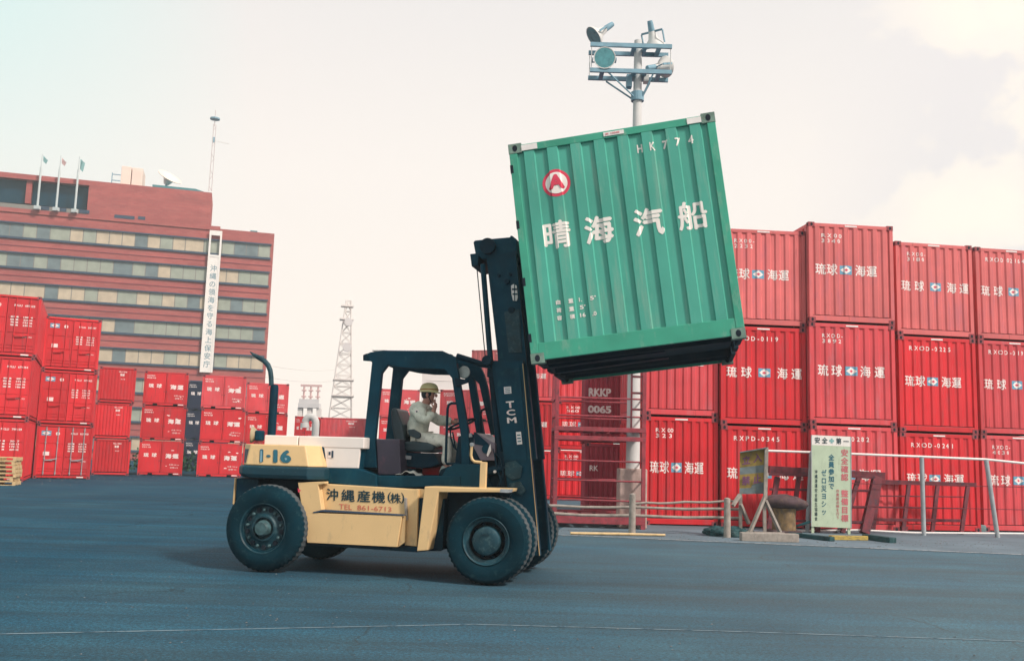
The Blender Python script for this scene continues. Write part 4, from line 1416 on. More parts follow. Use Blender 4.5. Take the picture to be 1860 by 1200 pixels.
# mooring bollard
BB = G(1424, 970)
k = BB.y / FPX
t = obj_at('mooring_bollard', BB, 'rusted mushroom shaped iron bollard between the yellow board and the green sign', 'bollard')
zc0, zc1 = (972 - 926) * k * 1.0, (972 - 901) * k
MB().lathe([(.27, 0), (.25, zc0 * .7), (.27, zc0), (.05, zc0 + .002)], ax='z', n=24).build('stem', M['ironbase'], t, smooth=50)
hd = MB()
prof = [(.27, zc0 + .004), (.44, zc0 + .05), (.50, zc0 + .13), (.46, zc0 + .21), (.30, zc1 - .03), (.05, zc1)]
rings = []
for r, z in prof:
    rings.append([Vector((cos(2 * pi * j / 28) * r * 1.02 + (.04 if cos(2 * pi * j / 28) > 0 else 0), sin(2 * pi * j / 28) * r * .8, z - .05 * max(0, cos(2 * pi * j / 28)) ** 3)) for j in range(28)])
hd.loft(rings)
hd.build('head', M['iron'], t, smooth=60)
MB().box(-.33, .33, -.28, .28, -.0, .10).build('plinth', M['iron'], t, bevel=.02)

# safety sign
SG = G(1507, 969)
Yg = SG.y
def gp(px, py, dy=0.0):
    return AY(px, py, Yg + dy) - SG
t = obj_at('safety_sign', SG, 'tall pale green safety sign with white header and vertical red and blue writing', 'sign')
x0, x1 = gp(1473, 880).x, gp(1544, 880).x
zb, zt_ = gp(1507, 957).z, gp(1507, 791).z
zh = gp(1507, 809).z
lean = Matrix.Rotation(radians(.8), 4, 'Y')
T = lean
MB(T).box(x0, x1, -.012, .012, zb, zh).build('board', M['signgreen'], t)
MB(T).box(x0, x1, -.012, .012, zh + .001, zt_).build('header', M['white'], t)
for x in (x0 + .035, x1 - .035):
    MB(T).box(x - .03, x + .03, .013, .06, 0, zt_ - .02).build('post', M['signgreen'], t)
fr = MB(T)
fr.box(x0 - .015, x0 - .001, -.02, .02, zb, zt_); fr.box(x1 + .001, x1 + .015, -.02, .02, zb, zt_)
fr.build('edge_trim', M['galv'], t)
W_ = x1 - x0; H_ = zh - zb
hdr = MB(T)
for ch, u in (('安', .14), ('全', .33), ('第', .69), ('一', .88)):
    put_text(hdr, ch, x0 + (u - .075) * W_, x0 + (u + .075) * W_, (zh + zt_) / 2 - .075, (zh + zt_) / 2 + .075, -.016, .02, em=True)
hdr.build('header_lettering', M['inkblack'], t, recalc=False)
cr_ = MB(T)
zz = (zh + zt_) / 2; xx = x0 + .51 * W_
cr_.box(xx - .055, xx + .055, -.018, -.014, zz - .022, zz + .022); cr_.box(xx - .022, xx + .022, -.0185, -.0145, zz - .055, zz + .055)
cr_.build('green_cross', M['flagteal'], t)
def column(s, u, v0, v1, w, m, bold=.02, name='lettering'):
    b = MB(T)
    n = len(s)
    for i, ch in enumerate(s):
        if ch == ' ': continue
        v = v0 + (v1 - v0) * (i + .5) / n
        hh = (v1 - v0) / n * H_ * .46
        put_text(b, ch, x0 + (u - w / 2) * W_, x0 + (u + w / 2) * W_, zh - v * H_ - hh, zh - v * H_ + hh, -.016, bold, em=True)
    b.build(name, M[m], t, recalc=False)
column('安全確認 整備目標', .84, .03, .93, .19, 'inkpink', .03)
column('全員参加で', .50, .10, .54, .15, 'inkteal', .03)
column('ゼロ災ヨシッ', .31, .29, .86, .14, 'inkteal', .02)
column('作業前点検を行う', .66, .53, .90, .08, 'inkpink', .01)
column('沖縄港運安全衛生協議会', .11, .30, .93, .075, 'inkblack', .01)
MB(T).bar((x0 - .02, .06, .25), (x0 - .35, .75, .02), .05).build('stay', M['tealroof'], t)
MB(T).bar((x1 - .05, .06, .25), (x1 - .1, .75, .02), .05).build('stay', M['tealroof'], t)
for (a, b, m, r, nm, lb) in (((1436, 974), (1512, 983), 'tarp', .045, 'ground_bar', 'dark bar lying on the pavement in front of the sign posts'),
                             ((1508, 980), (1574, 981), 'ochre', .045, 'ground_bar', 'yellow and black bar lying on the ground below the sign'),
                             ((1572, 979), (1622, 986), 'tarp', .055, 'ground_bar', 'short dark plank lying right of the yellow bar')):
    A_, B2 = G(*a), G(*b)
    v = B2 - A_
    o = MB().bar((0, 0, r), v + Vector((0, 0, r)), r * 3.2, r * 2).build(nm, M[m], bevel=.01)
    o.location = (A_.x, A_.y, .005)
    tag(o, lb, 'bar', 'bars lying in front of the sign')

# dark heap at the barrier's end
HP = G(1330, 974)
hb_ = MB()
for k in range(60):
    c = Vector((rr.gauss(0, .22), rr.gauss(0, .12), 0)); s_ = rr.uniform(.05, .12)
    hb_.ball((c.x, c.y, rr.uniform(.02, .14)), s_ * 1.5, s_, s_ * .7, 8, 5)
o = hb_.build('tarpaulin_heap', M['tarp'], smooth=60)
o.location = (HP.x - .05, HP.y + .05, 0)
tag(o, 'crumpled dark tarpaulin heap at the right end of the log barrier', 'tarpaulin')

# leaning rusty frames
def lean_frame(name, label, base_px, top_y, feet, heads, bars, thick, brace=True):
    A_ = G(*base_px)
    t = obj_at(name, A_, label, 'steel frame', 'rusty steel frames behind the sign')
    def q(px, py, dy):
        return AY(px, py, A_.y + dy) - A_
    for (fx, fy), (hx, hy), th in zip(feet, heads, thick):
        f = q(fx, fy, 0); h = q(hx, hy, .28)
        f.z = max(f.z, th / 2 * .1)
        MB().bar(f, h, th, th * .8, up=(0, 1, 0)).build('leg', M['rackdark'], t, bevel=.005)
    for (ax, ay), (bx, by), th, dy in bars:
        MB().bar(q(ax, ay, dy), q(bx, by, dy), th, th).build('crossbar', M['rackdark'], t, bevel=.004)
    return t
lean_frame('trestle_frame', 'dark rusty steel trestle frame leaning behind the bollard and the green sign', (1500, 967), 850,
           [(1396, 966), (1437, 966), (1485, 967), (1530, 967), (1570, 968)], [(1412, 866), (1452, 860), (1492, 862), (1560, 866), (1593, 866)],
           [((1396, 852), (1606, 864), .17, .32), ((1396, 861), (1590, 866), .06, .10), ((1398, 888), (1592, 891), .06, .2), ((1396, 920), (1580, 921), .05, .1), ((1392, 944), (1575, 948), .06, .05)],
           (.12, .10, .10, .10, .20))
lean_frame('trestle_frame', 'dark rusty steel frame with three slanted legs before the two white fence posts', (1690, 969), 875,
           [(1585, 970), (1640, 970), (1693, 970), (1746, 970)], [(1597, 876), (1651, 878), (1703, 880), (1758, 881)],
           [((1590, 874), (1772, 880), .10, .30), ((1598, 900), (1752, 902), .03, .22), ((1594, 921), (1750, 923), .03, .12), ((1588, 943), (1745, 945), .07, .06)],
           (.10, .09, .09, .09))

# pipe fence
FB = G(1676, 972)
t = obj_at('pipe_fence', FB, 'white pipe fence with leaning posts in front of the right hand containers', 'fence')
def fp_(px, py, dy=0.0):
    return AY(px, py, FB.y + dy) - FB
for a, b in (((1678, 970), (1674, 829)), ((1812, 972), (1791, 834)), ((1466, 966), (1474, 820))):
    A_ = fp_(*a); A_.z = 0
    MB().tube([A_, fp_(*b)], .052, 12).build('post', M['galv'], t, smooth=50)
rail = [fp_(1386, 818), fp_(1474, 821), fp_(1674, 829), fp_(1791, 834), fp_(1900, 845)]
MB().tube(rail, .028, 10).build('top_rail', M['plate'], t, smooth=50)
MB().tube([fp_(1440, 964), fp_(1560, 962), fp_(1660, 967), fp_(1900, 969)], .022, 8).build('bottom_rail', M['plate'], t, smooth=50)
for y in (880, 921):
    MB().tube([fp_(1474, y - 4), fp_(1678, y), fp_(1800, y + 3), fp_(1900, y + 5)], .008, 6).build('wire', M['rackdark'], t)
a, b = G(1650, 962), G(1790, 965)
o = MB()
n = 16
up_, dn = [], []
o.prism([(0, 0)] + [((b - a).length * k / n, .13 + .05 * sin(k * 1.3) + .03 * sin(k * 3.1)) for k in range(n + 1)] + [((b - a).length, 0)], -.05, .05)
oo = o.build('canvas_roll', M['mat'], bevel=.02)
oo.location = (a.x, a.y, 0); oo.rotation_euler = (0, 0, atan2(b.y - a.y, b.x - a.x))
tag(oo, 'grey green canvas strip lying along the foot of the red containers', 'canvas')

# ------------------------------------------------------------------ forklift
PSI = radians(-12.5)
FH = Vector((cos(PSI), sin(PSI), 0)); FL = Vector((-sin(PSI), cos(PSI), 0))
FO = G(885, 1064) + FL * 1.10 + FH * 0.0
FO = Vector((FO.x, FO.y, 0))
fk = empty('forklift', FO, PSI, 'large cream and black forklift truck carrying a green container on its raised mast', 'forklift')
def fl(px, py, y):
    p = onplane(px, py, FO + FL * y, FL)
    return ((p - FO).dot(FH), p.z)
def f3(px, py, y):
    x, z = fl(px, py, y)
    return Vector((x, y, z))
def P(y, *pts):
    return [fl(a, b, y) for a, b in pts]

# wheels
def tyre(parent, cx, cz, yo, yi, R, name='tyre'):
    """tyre between outer plane yo and inner plane yi, with shoulder lugs"""
    w = yi - yo
    prof = [(.275, .03 * w), (.31, -.02), (.40, -.035), (.46, -.02), (R - .028, .02), (R - .006, .06), (R, .10),
            (R, w - .10), (R - .006, w - .06), (R - .028, w - .02), (.46, w + .02), (.40, w + .035), (.31, w + .02), (.275, w * .97), (.265, w * .5)]
    n = 192
    rings = []
    T = MB()
    vs, fs, ms = [], [], []
    for j in range(n):
        q = 2 * pi * j / n
        for i, (r, a) in enumerate(prof):
            rr_ = r
            if 4 <= i <= 9:
                lug = (j % 4) < 2
                if i in (5, 8) and not lug: rr_ = r - .012
                if i in (6, 7) and not lug: rr_ = r - .005
            vs.append((cx + cos(q) * rr_, yo + a, cz + sin(q) * rr_))
    m = len(prof)
    for j in range(n):
        k = (j + 1) % n
        for i in range(m):
            i2 = (i + 1) % m
            fs.append((j * m + i, j * m + i2, k * m + i2, k * m + i))
            ms.append(1 if 5 <= i <= 7 else 0)
    T.add(vs, fs); T.m = ms
    return T.build(name, [M['tyre'], M['tread']], parent, smooth=35)
R_ = .52
def wheel(cx, R, yo, side, front):
    cz = R
    wE = empty('wheel'); wE.parent = fk
    sgn = 1 if side < 0 else -1
    w = .27
    if sgn > 0: tyre(wE, cx, cz, yo, yo + w, R)
    else: tyre(wE, cx, cz, yo - w, yo, R)
    def lp(prof): return [(r, a * sgn) for r, a in prof]
    if front:
        if sgn > 0: tyre(wE, cx, cz, yo + .37, yo + .37 + w, R)
        else: tyre(wE, cx, cz, yo - .37 - w, yo - .37, R)
        rim = MB()
        rim.lathe(lp([(.277, .02), (.286, -.014), (.280, -.022), (.270, -.014), (.262, .02), (.228, .035), (.222, .05), (.222, .17), (.03, .172), (.03, .3), (.28, .3)]), (cx, yo, cz), 'y', 56, cap=False)
        for k in range(10):
            q = 2 * pi * k / 10
            rim.lathe(lp([(.017, .172), (.017, .10), (.011, .095)]), (cx + .198 * cos(q), yo, cz + .198 * sin(q)), 'y', 8, m=1)
        rim.lathe(lp([(.2215, .055), (.2215, .168), (.176, .169), (.176, .165), (.2205, .163)]), (cx, yo, cz), 'y', 40, m=2, cap=False)
        rim.build('rim', [M['rim'], M['darker'], M['hole']], wE, smooth=35)
        hb = MB()
        hb.lathe(lp([(.175, .171), (.172, .02), (.165, -.02), (.15, -.032), (.09, -.036), (.02, -.037)]), (cx, yo, cz), 'y', 40)
        for k in range(3):
            q = pi * .5 + (k - 1) * .45
            hb.lathe(lp([(.011, -.03), (.011, -.05)]), (cx + .09 * cos(q), yo, cz + .09 * sin(q)), 'y', 8)
        hb.build('hub', M['rim'], wE, smooth=35)
    else:
        rim = MB()
        rim.lathe(lp([(.30, .02), (.318, -.012), (.308, -.024), (.296, -.012), (.285, .035), (.262, .05), (.20, .04), (.165, .015), (.155, .0), (.135, .0), (.128, .07), (.03, .072), (.03, .2), (.30, .2)]), (cx, yo, cz), 'y', 56, cap=False)
        for k in range(9):
            q = 2 * pi * k / 9 + .2
            rim.lathe(lp([(.020, .06), (.020, .012), (.012, .004)]), (cx + .228 * cos(q), yo, cz + .228 * sin(q)), 'y', 6, m=1)
            q += pi / 9
            rim.lathe(lp([(.030, .06), (.030, .030)]), (cx + .236 * cos(q), yo, cz + .236 * sin(q)), 'y', 12, m=2)
        rim.build('rim', [M['rim'], M['bolt'], M['hole']], wE, smooth=35)
        hb = MB()
        hb.lathe(lp([(.105, .073), (.10, -.02), (.088, -.055), (.075, -.07), (.02, -.075)]), (cx, yo, cz), 'y', 32)
        hb.build('hub', M['bolt'], wE, smooth=35)
fx_, fz_ = fl(883, 986.5, -1.10)
rx_, rz_ = fl(477.5, 965, -1.10)
RR_ = .543
wheel(fx_, R_, -1.10, -1, True)
wheel(fx_, R_, 1.10, 1, True)
wheel(rx_, RR_, -1.10, -1, False)
wheel(rx_, RR_, .86, 1, False)
MB().tube([(fx_, -.52, R_), (fx_, .52, R_)], .13, 12).build('axle', M['darker'], fk)
MB().tube([(rx_, -.85, R_), (rx_, .52, R_)], .10, 12).build('axle', M['darker'], fk)

# chassis core
xr = fl(424, 880, -.9)[0]
x588 = fl(590, 870, -.9)[0]
z_b0, z_b1 = fl(500, 869, -1.0)[1], fl(500, 846, -1.0)[1]
z_top = fl(500, 807, -1.0)[1]
xf = fl(925, 890, -1.05)[0]
ch = MB()
ch.box(xr + .35, fx_ + .15, -.45, .45, .34, z_b0 - .02)
ch.box(xr + .36, x588, -.62, .62, z_b0 - .16, z_b0 - .014)
ch.box(x588 + .02, fx_ - .62, -.80, .80, .36, .98)
ch.box(xr + .03, xr + .34, -.885, .885, fl(421, 917, -.9)[1], z_b0 - .012)
ch.build('chassis', M['darker'], fk, bevel=.012)
za = fl(422, 917, -.92)[1]
MB().prism([(xr + .0, za + .02), (xr + .018, za), (xr + .025, z_b0 - .01), (xr + .005, z_b0 - .01)], -.90, .90).build('rear_plate', M['creamdim'], fk, bevel=.008)  # lit rear edge of the lower counterweight, painted as a thin cream strip

# counterweight: bumper band below, cream block above
def plan(xa, xb, xc, xd, yw_, yr, yf, z):
    """octagonal plan: rear face half width yr at xa, sides yw_ from xb to xc, front half width yf at xd"""
    return [Vector(p) for p in ((xa, -yr, z), (xb, -yw_, z), (xc, -yw_, z), (xd, -yf, z), (xd, yf, z), (xc, yw_, z), (xb, yw_, z), (xa, yr, z))]
b0 = [fl(a, b, -1.0)[0] for a, b in ((450, 868), (558, 870))]
bt = [fl(a, b, -1.0)[0] for a, b in ((438, 846), (558, 849))]
t0 = [fl(a, b, -.96)[0] for a, b in ((453, 807), (552, 811))]
xdb = fl(590, 872, -.80)[0]
xdt = fl(580, 811, -.74)[0]
xd2 = fl(587, 848, -.78)[0]
xs0 = xr - .03
bm_ = MB().loft([plan(xs0 + .05, b0[0] + .02, b0[1], xdb, .98, .70, .80, z_b0), plan(xs0, bt[0] + .02, bt[1], xdb, 1.0, .72, .82, z_b0 + .05),
                 plan(xs0, bt[0] + .02, bt[1], xdb, 1.0, .72, .82, z_b1 - .02), plan(xs0 + .03, bt[0] + .04, bt[1], xdb - .01, .985, .71, .81, z_b1)])
bm_.build('bumper', M['bumper'], fk, bevel=.012)
cwb = plan(xs0 + .05, bt[0] + .05, bt[1], xd2, .97, .70, .78, z_b1 + .002)
cwt = plan(fl(441, 805.6, -.7)[0] + .02, t0[0], t0[1], xdt, .93, .68, .74, z_top)
cw = MB().loft([cwb, cwt]).build('counterweight', M['cream'], fk, bevel=.014)
# number and rear grille lie on the leaning side face
def cwface(px, py, lift=.006):
    """point on the near side face of the counterweight"""
    A_, B2, C_ = [FO + FH * v.x + FL * v.y + Vector((0, 0, v.z)) for v in (cwb[1], cwb[2], cwt[1])]
    n = (B2 - A_).cross(C_ - A_).normalized()
    if n.dot(FL) > 0: n = -n
    p = onplane(px, py, A_ + n * lift, n)
    return Vector(((p - FO).dot(FH), (p - FO).dot(FL), p.z))
q = [cwface(*c) for c in ((471, 815), (529, 817), (529, 840.5), (470, 839))]
nb = MB()
def on_quad(b, s, q, u0, u1, v0, v1, bold=0.0, m=0):
    v, f = glyphs(s, bold)
    a0, a1 = min(p[0] for p in v), max(p[0] for p in v)
    c0, c1 = min(p[1] for p in v), max(p[1] for p in v)
    nn = (q[1] - q[0]).cross(q[3] - q[0]).normalized()
    if nn.y > 0: nn = -nn
    out = []
    for p in v:
        u = u0 + (p[0] - a0) / (a1 - a0) * (u1 - u0)
        w_ = v1 + (p[1] - c0) / (c1 - c0) * (v0 - v1)
        out.append(q[0].lerp(q[1], u).lerp(q[3].lerp(q[2], u), w_) + nn * (LAY * p[2]))
    b.add(out, f, m)
on_quad(nb, '1', q, .02, .13, 0, 1, .03)
on_quad(nb, '-', q, .23, .36, .42, .60, .04)
on_quad(nb, '1', q, .44, .58, 0, 1, .05)
on_quad(nb, '6', q, .66, 1.0, 0, 1, .045)
nb.build('lettering', M['inkteal'], cw, recalc=False)
wv = MB()
on_quad(wv, 'l', [p + Vector((0, -.003, 0)) for p in q], .045, .095, .12, 1, .05)
wv.add([q[0].lerp(q[1], u).lerp(q[3].lerp(q[2], u), v) + Vector((0, -.003, 0)) for u, v in ((.80, .55), (.88, .50), (.90, .85), (.82, .9))], [(0, 1, 2, 3)])
wv.build('scuff', M['steelblue'], cw, recalc=False)
# grille slot on the rear bevel
A_, B2, C_, D_ = cwb[0], cwb[1], cwt[1], cwt[0]
def bev(u, v): return A_.lerp(B2, u).lerp(D_.lerp(C_, u), v)
n = (B2 - A_).cross(D_ - A_).normalized()
if n.y > 0: n = -n
sl_ = MB()
sl_.loft([[bev(*c) - n * .01 for c in ((.15, .10), (.80, .10), (.80, .76), (.15, .76))], [bev(*c) + n * .004 for c in ((.15, .10), (.80, .10), (.80, .76), (.15, .76))]])
sl_.build('rear_grille', M['bandframe'], cw)

# hood
hy = .66
zh0, zh1 = fl(560, 809, -hy)[1], fl(560, 791.5, -hy)[1]
xh0, xhm, xh1 = fl(480, 800, -hy)[0], fl(542, 800, -hy)[0], fl(656, 800, -hy)[0]
MB().box(xh0, xhm - .008, -hy, hy, zh0 - .005, zh1).build('hood_rear', M['hood'], fk, bevel=.012)
MB().box(xhm + .004, xh1 + .04, -hy, hy, zh0 - .02, zh1).build('hood', M['hood'], fk, bevel=.012)
pl = P(-hy, (588, 812), (654, 813), (650, 850), (593, 849))
sp = MB().prism(pl, -hy + .006, -hy + .05).build('side_panel', M['hood'], fk, bevel=.006)
q4 = P(-hy, (595.5, 817.5), (605, 818), (604.5, 831), (595, 830.5))
stk = MB().prism(q4, -hy + .001, -hy + .005).build('sticker', M['letter'], sp)
s2 = MB()
q5 = P(-hy, (602.5, 818), (605.8, 818), (605.3, 831), (602, 831)); s2.prism(q5, -hy - .003, -hy + .0)
q5 = P(-hy, (597, 820), (600.5, 820), (600.4, 826), (597, 826)); s2.prism(q5, -hy - .003, -hy + .0)
s2.build('latch', M['bandframe'], sp)
# engine bay body under the hood
eb = MB()
eb.prism(P(-hy, (545, 811), (655, 813), (650, 851), (684, 866), (684, 890), (560, 890), (545, 870)), -hy + .052, hy - .052)
eb.build('engine_bay', M['dark'], fk)
MB().prism(P(-hy, (578, 810.5), (587, 811), (592.5, 849.5), (650, 850.5), (684, 862), (684, 886), (592, 876), (585, 850)), -hy - .01, -hy + .04).build('side_frame', M['dark'], fk, bevel=.008)

# cab floor, step, engine cover behind the seat
fy = .60
MB().prism(P(-fy, (684.5, 863), (836, 864), (836, 884), (770, 884), (684.5, 886)), -fy, fy).build('cab_floor', M['dark'], fk, bevel=.01)
MB().prism(P(-.45, (683, 797), (726, 797), (728, 862), (686, 862)), -.45, .45).build('engine_cover', M['cover'], fk, bevel=.015)

# step / tank body, cream
sy = .84
tb = MB().prism(P(-sy, (579, 878), (744, 888), (760, 888), (757, 992), (735, 990), (735, 936), (571, 930)), -sy, -sy + .2).build('tank_panel', M['cream'], fk, bevel=.008)
lf = [(541, 876), (562, 875), (591, 873.5), (591, 877), (577, 880), (584, 927), (568, 931), (552, 960)]
yq = .96
MB().prism(P(-yq, (541, 876), (590, 874), (590, 878), (577.5, 880), (584, 926), (569, 931), (735, 936.5), (730, 938), (721, 993), (558, 985)), -yq, -sy - .003).build('step_box', M['cream'], fk, bevel=.014)
MB().prism(P(-yq, (569, 929.2), (584, 925.4), (731, 934.2), (733, 936), (584, 928.5), (569, 931.5)), -yq - .006, -sy - .004).build('step_edge', M['bandframe'], fk)
MB().prism(P(-sy, (578.5, 880), (581, 880), (586, 926), (583, 926)), -sy - .012, -sy - .002).build('recess_edge', M['bandframe'], fk)
# end face of the step box
MB().prism(P(-yq, (722, 993), (731, 937), (734, 937), (733, 985)), -yq + .03, -sy - .004).build('step_end', M['creamdim'], fk)
MB().prism(P(-sy, (541, 985), (760, 992), (776, 1000), (757, 1002), (560, 989)), -sy - .02, -sy + .5).build('sill', M['darker'], fk, bevel=.006)
dia = MB().add([f3(a, b, -yq - .004) for a, b in ((540.5, 885.5), (546.5, 890), (542.5, 894.5), (541.5, 893))], [(0, 1, 2, 3)]).build('reflector', M['emblemred'], fk)
# company lettering
lt = MB()
qq = [f3(a, b, -sy - .005) for a, b in ((590, 885), (735, 893), (735, 915), (590, 908))]
spots = ((.02, .17), (.21, .38), (.41, .575), (.595, .76), (.79, .835), (.825, .955), (.955, .995))
qtl = qq
for (c, (u0, u1)) in zip('沖縄産機(株)', spots):
    if c in '()':
        on_quad(lt, c, qtl, u0, u1, .06, .98, .0)
    else:
        on_quad(lt, c, qtl, u0, u1, .04 if c != '株' else .14, 1.0 if c != '株' else .96, .018)
lt.build('lettering', M['inkblack'], tb, recalc=False)
l2_ = MB()
q6 = [f3(a, b, -sy - .005) for a, b in ((616, 914.5), (711, 920.5), (711, 928.8), (616, 924))]
on_quad(l2_, 'TEL', q6, 0, .25, 0, 1, .0)
on_quad(l2_, '861-6713', q6, .35, 1, 0, 1, .0)
l2_.build('phone_number', M['inkred'], tb, recalc=False)
MB().prism(P(-sy, (735, 903), (740, 903.5), (742, 944), (733, 944), (733, 940), (737, 939)), -sy - .035, -sy - .004).build('grab_handle', M['wood'], fk, bevel=.005)
# inner panel between step and fender
MB().prism(P(-.78, (738, 889), (772, 888), (760, 995), (735, 992)), -.78, -.70).build('rear_splash', M['creamdim'], fk, bevel=.004)

# front fender
yf_ = 1.04
fd = P(-yf_, (771, 883), (925, 887.5), (923, 894), (797, 893.5), (776.5, 999), (757, 1000.5))
for s, nm in ((-1, 'fender'), (1, 'fender')):
    if s < 0: MB().prism(fd, -yf_, -.55).build('fender', M['cream'], fk, bevel=.010)
    else: MB().prism(fd, .55, yf_).build('fender', M['cream'], fk, bevel=.010)
MB().prism(P(-.62, (797, 893), (930, 893), (905, 935), (830, 960), (800, 1000), (778, 1000)), -.62, -.54).build('wheel_arch', M['darker'], fk)
tip = P(-yf_, (909, 887.2), (926, 888), (923.5, 894.4), (908, 893.8))
MB().prism(tip, -yf_ - .004, -yf_ + .2).build('fender_tip', M['galv'], fk)
# lower cab front: scuttle
MB().prism(P(-.58, (810, 850), (826, 842), (872, 843), (884, 884), (770, 884), (800, 868)), -.58, .58).build('scuttle', M['dark'], fk, bevel=.01)
dash = MB().prism(P(-.42, (832, 792), (850, 787), (873, 790), (878, 843), (826, 843), (829, 815)), -.42, .42)
dash.build('dashboard', M['darker'], fk, bevel=.012)
MB().prism(P(-.46, (861, 785), (868, 787), (890, 800), (899, 805), (898, 836), (873, 836), (860, 812)), -.46, .30).build('front_cowl', M['greypanel'], fk, bevel=.008)
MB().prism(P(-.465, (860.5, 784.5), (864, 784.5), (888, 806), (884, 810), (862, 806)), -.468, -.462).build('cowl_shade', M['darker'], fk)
MB().prism(P(-.44, (844, 788), (856, 786), (858, 793), (845, 795)), -.445, -.40).build('instrument', M['galv'], fk, bevel=.004)

# overhead guard
gy = .46
c_poly = [(650.5, 849), (661, 793), (675.5, 657), (663.5, 652.5), (663.5, 643.5), (672, 639.5), (695, 636), (803, 636.8), (829, 648.5), (829.5, 663),
          (851, 787), (853, 845), (838, 845), (837, 793), (820.5, 686), (807, 670), (752, 669), (723, 666), (704, 662), (692.5, 677), (680.5, 796), (684, 849)]
gp_ = P(-gy, *c_poly)
MB().prism(gp_, -gy, -gy + .09).build('guard_frame', M['dark'], fk, bevel=.008)
gfar = [(x, z) for x, z in gp_]
MB().prism(gfar, gy - .09, gy).build('guard_frame', M['dark'], fk, bevel=.008)
# gusset of the far front pillar
gs = P(gy, (856, 668), (884, 662), (894, 700), (909, 793), (893, 793), (870, 694))
rf = MB()
zr0, zr1 = fl(740, 644, -gy)[1], fl(740, 637.5, -gy)[1]
xg0, xg1 = fl(668, 640, -gy)[0], fl(803, 640, -gy)[0]
for k in range(9):
    x = xg0 + .05 + (xg1 - xg0 - .12) * k / 8
    rf.box(x - .035, x + .035, -gy + .092, gy - .092, zr0, zr1 - .012)
rf.box(xg0, xg1, -.06, .06, zr1 - .010, zr1 + .01)
rf.build('guard_bars', M['dark'], fk)
MB().box(xg0 + .02, xg0 + .22, -gy + .1, gy - .1, zr1 + .012, zr1 + .024).build('roof_sheet', M['hood'], fk)  # highlight at the rear of the roof, laid on as a white slab
MB().prism(P(-gy, (661, 645), (668, 642), (672, 656), (661, 655)), -gy - .03, -gy - .004).build('rear_bracket', M['darker'], fk)
# front stay from guard to mast with tilt cylinder
MB().bar(f3(826, 653, -.40), f3(893, 664, -.40), .08, .08).build('guard_stay', M['dark'], fk, bevel=.006)
MB().tube([f3(830, 646, -.46), f3(868, 658, -.46), f3(884, 662, -.46)], [.035, .035, .022], 12).build('stay_tube', M['darker'], fk, smooth=40)
MB().lathe([(.062, -.07), (.062, .07)], f3(886, 655, -.46), 'y', 18).build('pivot', M['darker'], fk, smooth=40)
st = P(.40, (843, 662), (848, 672), (872, 698), (893, 790), (900, 790), (893, 738), (887, 703), (880, 679), (872, 662))
MB().prism(st, .34, .42).build('front_strut', M['dark'], fk, bevel=.006)
# lamps and mirror on the pillar
c = f3(843, 676, -gy + .12)
MB().lathe([(.03, .08), (.07, .05), (.082, .0), (.078, -.015), (.02, -.02)], c, 'y', 20).build('headlamp', M['lens'], fk, smooth=40)
MB().prism(P(-gy - .02, (827, 686), (852, 690), (851, 694.5), (829, 702)), -gy - .06, -gy - .004).build('lamp_bracket', M['darker'], fk, bevel=.004)
MB().lathe([(.055, 0), (.06, .012), (.03, .03)], f3(883, 815, -.50), 'y', 18).build('mirror', M['dark'], fk)
MB().prism(P(-.53, (888, 812), (891, 806), (892, 818), (886, 829), (884, 826)), -.535, -.515).build('mirror_edge', M['plate'], fk)
# cream post and hook rail by the scuttle
MB().prism(P(-.98, (873, 838), (884, 839), (882, 888), (871, 887)), -1.0, -.93).build('corner_post', M['cream'], fk, bevel=.006)
MB().tube([f3(857, 808, -.97), f3(855.5, 826, -.97), f3(857.5, 834, -.97), f3(862, 838, -.97), f3(875, 839.5, -.97)], .018, 8).build('hook_rail', M['cream'], fk, smooth=50)
MB().lathe([(.016, -.025), (.026, -.02), (.026, .02), (.016, .025)], f3(857.3, 807, -.97), 'y', 10).build('hook_cap', M['galv'], fk, smooth=40)
# grab rails
MB().tube([f3(829, 732, -.52), f3(820, 732, -.54), f3(815, 735, -.55), f3(813, 742, -.55), f3(809.5, 838, -.55), f3(812, 842, -.55), f3(835, 842, -.55)], .017, 8).build('grab_rail', M['darker'], fk, smooth=50)
MB().tube([f3(873.5, 786, .30), f3(873, 752, .30), f3(875, 745, .30), f3(885, 740, .30)], .017, 8).build('grab_rail', M['darker'], fk, smooth=50)
MB().tube([f3(817.5, 776, -.2), f3(819, 795, -.2), f3(824, 811, -.2), f3(830, 817, -.2)], .011, 8).build('lever', M['darker'], fk, smooth=50)
MB().tube([f3(822, 784, -.24), f3(825, 800, -.24), f3(827, 816, -.24)], .011, 8).build('lever', M['darker'], fk, smooth=50)
# steering wheel and column
sc0 = f3(839, 770, .05)
n = Vector((-.40, 0, .92)).normalized()
q = Matrix.Translation(sc0) @ n.to_track_quat('Z', 'Y').to_matrix().to_4x4()
sw = MB(q)
ring = [(.185 * cos(2 * pi * k / 36), .185 * sin(2 * pi * k / 36), 0) for k in range(37)]
sw.tube(ring, .016, 8)
for k in range(3):
    a = 2 * pi * k / 3 + .3
    sw.tube([(0, 0, -.03), (.18 * cos(a), .18 * sin(a), 0)], .011, 6)
sw.lathe([(.04, -.05), (.045, 0), (.02, .012)], ax='z', n=14)
sw.build('steering_wheel', M['darker'], fk, smooth=50)
MB().tube([sc0 - n * .04, sc0 - n * .42], .03, 10).build('steering_column', M['darker'], fk, smooth=50)
